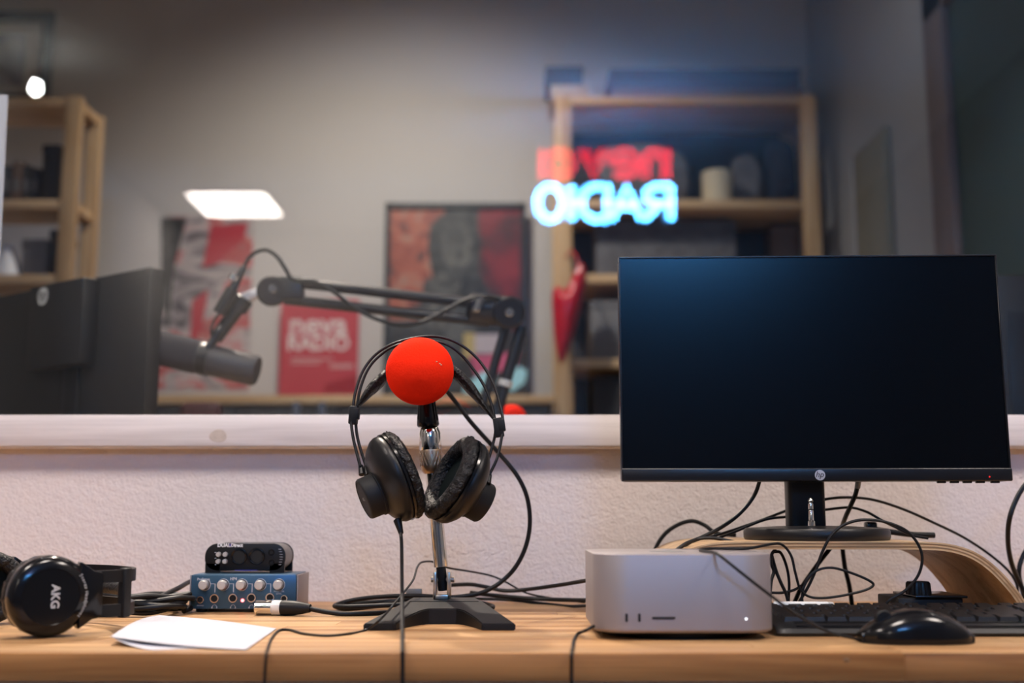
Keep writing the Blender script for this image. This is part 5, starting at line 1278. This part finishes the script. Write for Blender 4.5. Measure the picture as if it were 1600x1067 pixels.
def lump(name, label, cat, px0, px1, pyt, Y, zb_, m, d=0.2, seed=0):
    x0_, x1_ = XP(px0, Y, pyt), XP(px1, Y, pyt); zt_ = ZP(pyt, Y); b = bmesh.new(); bmesh.ops.create_icosphere(b, subdivisions=4, radius=1)
    for v in b.verts:
        n = v.co.copy(); k = 1 + 0.16 * noise.noise(n * 1.7 + Vector((seed, 0, 0))) + 0.07 * noise.noise(n * 5 + Vector((0, seed, 0)))
        n = Vector((math.copysign(abs(n.x) ** .6, n.x), math.copysign(abs(n.y) ** .6, n.y), math.copysign(abs(n.z) ** .7, n.z))) * k
        v.co = Vector(((x0_ + x1_) / 2 + n.x * (x1_ - x0_) / 2.2, Y + d / 2 + n.y * d / 2.4, max(zb_, (zb_ + zt_) / 2 + n.z * (zt_ - zb_) / 2.1)))
    return put(name, label, cat, MB().bm(b), m)
lump('cloth_bundle', 'grey crumpled cloth bundle on the middle board left of the cream roll', 'cloth', 925, 1085, 215, RY + .1, rb_[1], 'grey_fabric', seed=1)
lump('cloth_bundle', 'navy folded cloth heaped at the right of the middle board', 'cloth', 1199, 1250, 205, RY + .1, rb_[1] + .0, 'navy', seed=4)
lump('cloth_bundle', 'dim grey cloth pile right beside the cream roll', 'cloth', 1146, 1195, 232, RY + .12, rb_[1], 'grey_fabric', seed=7)
ps = thing('paper_stack', 'stack of white papers on the shelf board just above the monitor', 'papers', (XP(1210, RY + .05, 400), RY + .15, rb_[2]))
for k in range(5):
    part('sheet', MB().rng((XP(1165 + k, RY + .04, 400), RY + .04 + .004 * k, rb_[2] + .012 * k), (XP(1254 - 2 * k, RY + .04, 400), RY + .19, rb_[2] + .012 * k + .011), .001), 'white', ps)
boxon('storage_box', 'dark brown box on the board above the monitor', 'box', 1205, 1252, 352, RY + .20, rb_[2], 'brown_box', 0.12)
boxon('storage_box', 'charcoal box on the board above the monitor, left of the papers', 'box', 930, 1150, 345, RY + .12, rb_[2], 'grey_fabric', 0.2)
boxon('storage_box', 'tall grey box on the lower shelf beside the red heart', 'box', 922, 1040, 470, RY + .04, rb_[3], 'grey_box', 0.26)
boxon('storage_box', 'dark box on the lowest visible shelf left of the monitor', 'box', 925, 1060, 588, RY + .04, 0.6, 'dark_case', 0.26)

# red heart-like puffy bag hanging at the shelf post
hY = 4.08
heart = thing('heart_bag', 'shiny red heart-shaped bag hanging in front of the right shelf post', 'bag', P(890, 570, hY))
hc = P(888, 470, hY); sc_ = 0.0027
b = bmesh.new(); bmesh.ops.create_icosphere(b, subdivisions=4, radius=1)
ol = [(862, 470), (864, 452), (872, 446), (882, 455), (892, 440), (900, 418), (909, 410), (916, 420), (916, 445), (908, 480), (897, 520), (886, 556), (877, 572), (870, 555), (865, 520)]
cen = Vector((887, 480))
def outline_r(a):
    best = 30.0; dx, dy = math.cos(a), math.sin(a)
    for (x1_, y1_), (x2_, y2_) in zip(ol, ol[1:] + ol[:1]):
        ex, ey = x2_ - x1_, y2_ - y1_; den = dx * ey - dy * ex
        if abs(den) < 1e-9: continue
        t_r = ((x1_ - cen.x) * ey - (y1_ - cen.y) * ex) / den; u_ = ((x1_ - cen.x) * dy - (y1_ - cen.y) * dx) / den
        if t_r > 0 and 0 <= u_ <= 1: best = t_r
    return best
for v in b.verts:
    a = math.atan2(-v.co.z, v.co.x); rxy = math.hypot(v.co.x, v.co.z); R_ = outline_r(a) * rxy
    p = P(cen.x + math.cos(a) * R_, cen.y + math.sin(a) * R_, hY); v.co = Vector((p.x, hY + v.co.y * 0.055, p.z))
part('bag', MB().bm(b), 'red_shiny', heart)
part('hanging_loop', MB().tube(crom([P(905, 418, hY), P(900, 400, hY + .02), P(893, 392, hY + 0.05), P(888, 396, hY + 0.10), P(886, 402, RY - .002)], 6), 0.004, 8), 'red_shiny', heart)

# right wall: framed teal board, olive panel; black speaker
yA = FXR / ray(1466, 250).x * ray(1466, 250).y; yB = 2.35
tbz1 = 2.35
tb = thing('teal_board', 'dark teal board in a mauve brown frame on the right wall beyond the glass', 'board', (FXR, (yA + yB) / 2, 0.6))
def yat(px): d = ray(px, 200); return FXR * d.y / d.x
y1_, y2_ = yat(1468), yat(1500)
ztb = (Vector((0, 0, CZ)) + ray(1490, 8) * (y2_ / ray(1490, 8).y)).z
part('panel', MB().rng((FXR - .012, yB, 0.5), (FXR - .002, y2_, ztb), 0), 'teal', tb)
fr = MB(); fr.rng((FXR - .035, y2_, 0.4), (FXR - .001, y1_, ztb + .10), 0.004); fr.rng((FXR - .035, yB, ztb), (FXR - .001, y1_, ztb + .10), 0.004); fr.rng((FXR - .035, yB, 0.4), (FXR - .001, y1_, 0.5), 0.004); fr.rng((FXR - .035, yB - .1, 0.4), (FXR - .001, yB, ztb + .1), 0.004)
part('frame', fr, 'frame_brown', tb)
y3_, y4_ = yat(1342), yat(1392)
zo = P(1365, 222, (y3_ + y4_) / 2).z
op = thing('wall_panel', 'narrow olive grey panel standing against the right wall beyond the glass', 'panel', (FXR, (y3_ + y4_) / 2, 0))
part('board', MB().rng((FXR - .03, y4_, 0.0), (FXR - .001, y3_, zo), 0.008), 'olive', op)
part('edge_strip', MB().rng((FXR - .034, y3_ - .01, 0.0), (FXR - .001, y3_ + .03, zo - .01), 0.004), 'far_side', op)
spk = thing('loudspeaker', 'black loudspeaker at the right picture edge beyond the glass', 'loudspeaker', (XP(1600, 2.3, 500), 2.4, DT))
sx_0, sx_1 = XP(1556, 2.3, 500), XP(1680, 2.3, 500)
part('cabinet', MB().rng((sx_0, 2.30, DT), (sx_1, 2.52, ZP(428, 2.3)), 0.006), 'far_black', spk)
part('rear_plate', MB().rng((sx_0 + .02, 2.296, DT + .05), (sx_1 - .02, 2.302, ZP(428, 2.3) - .08), 0.001), 'black', spk)
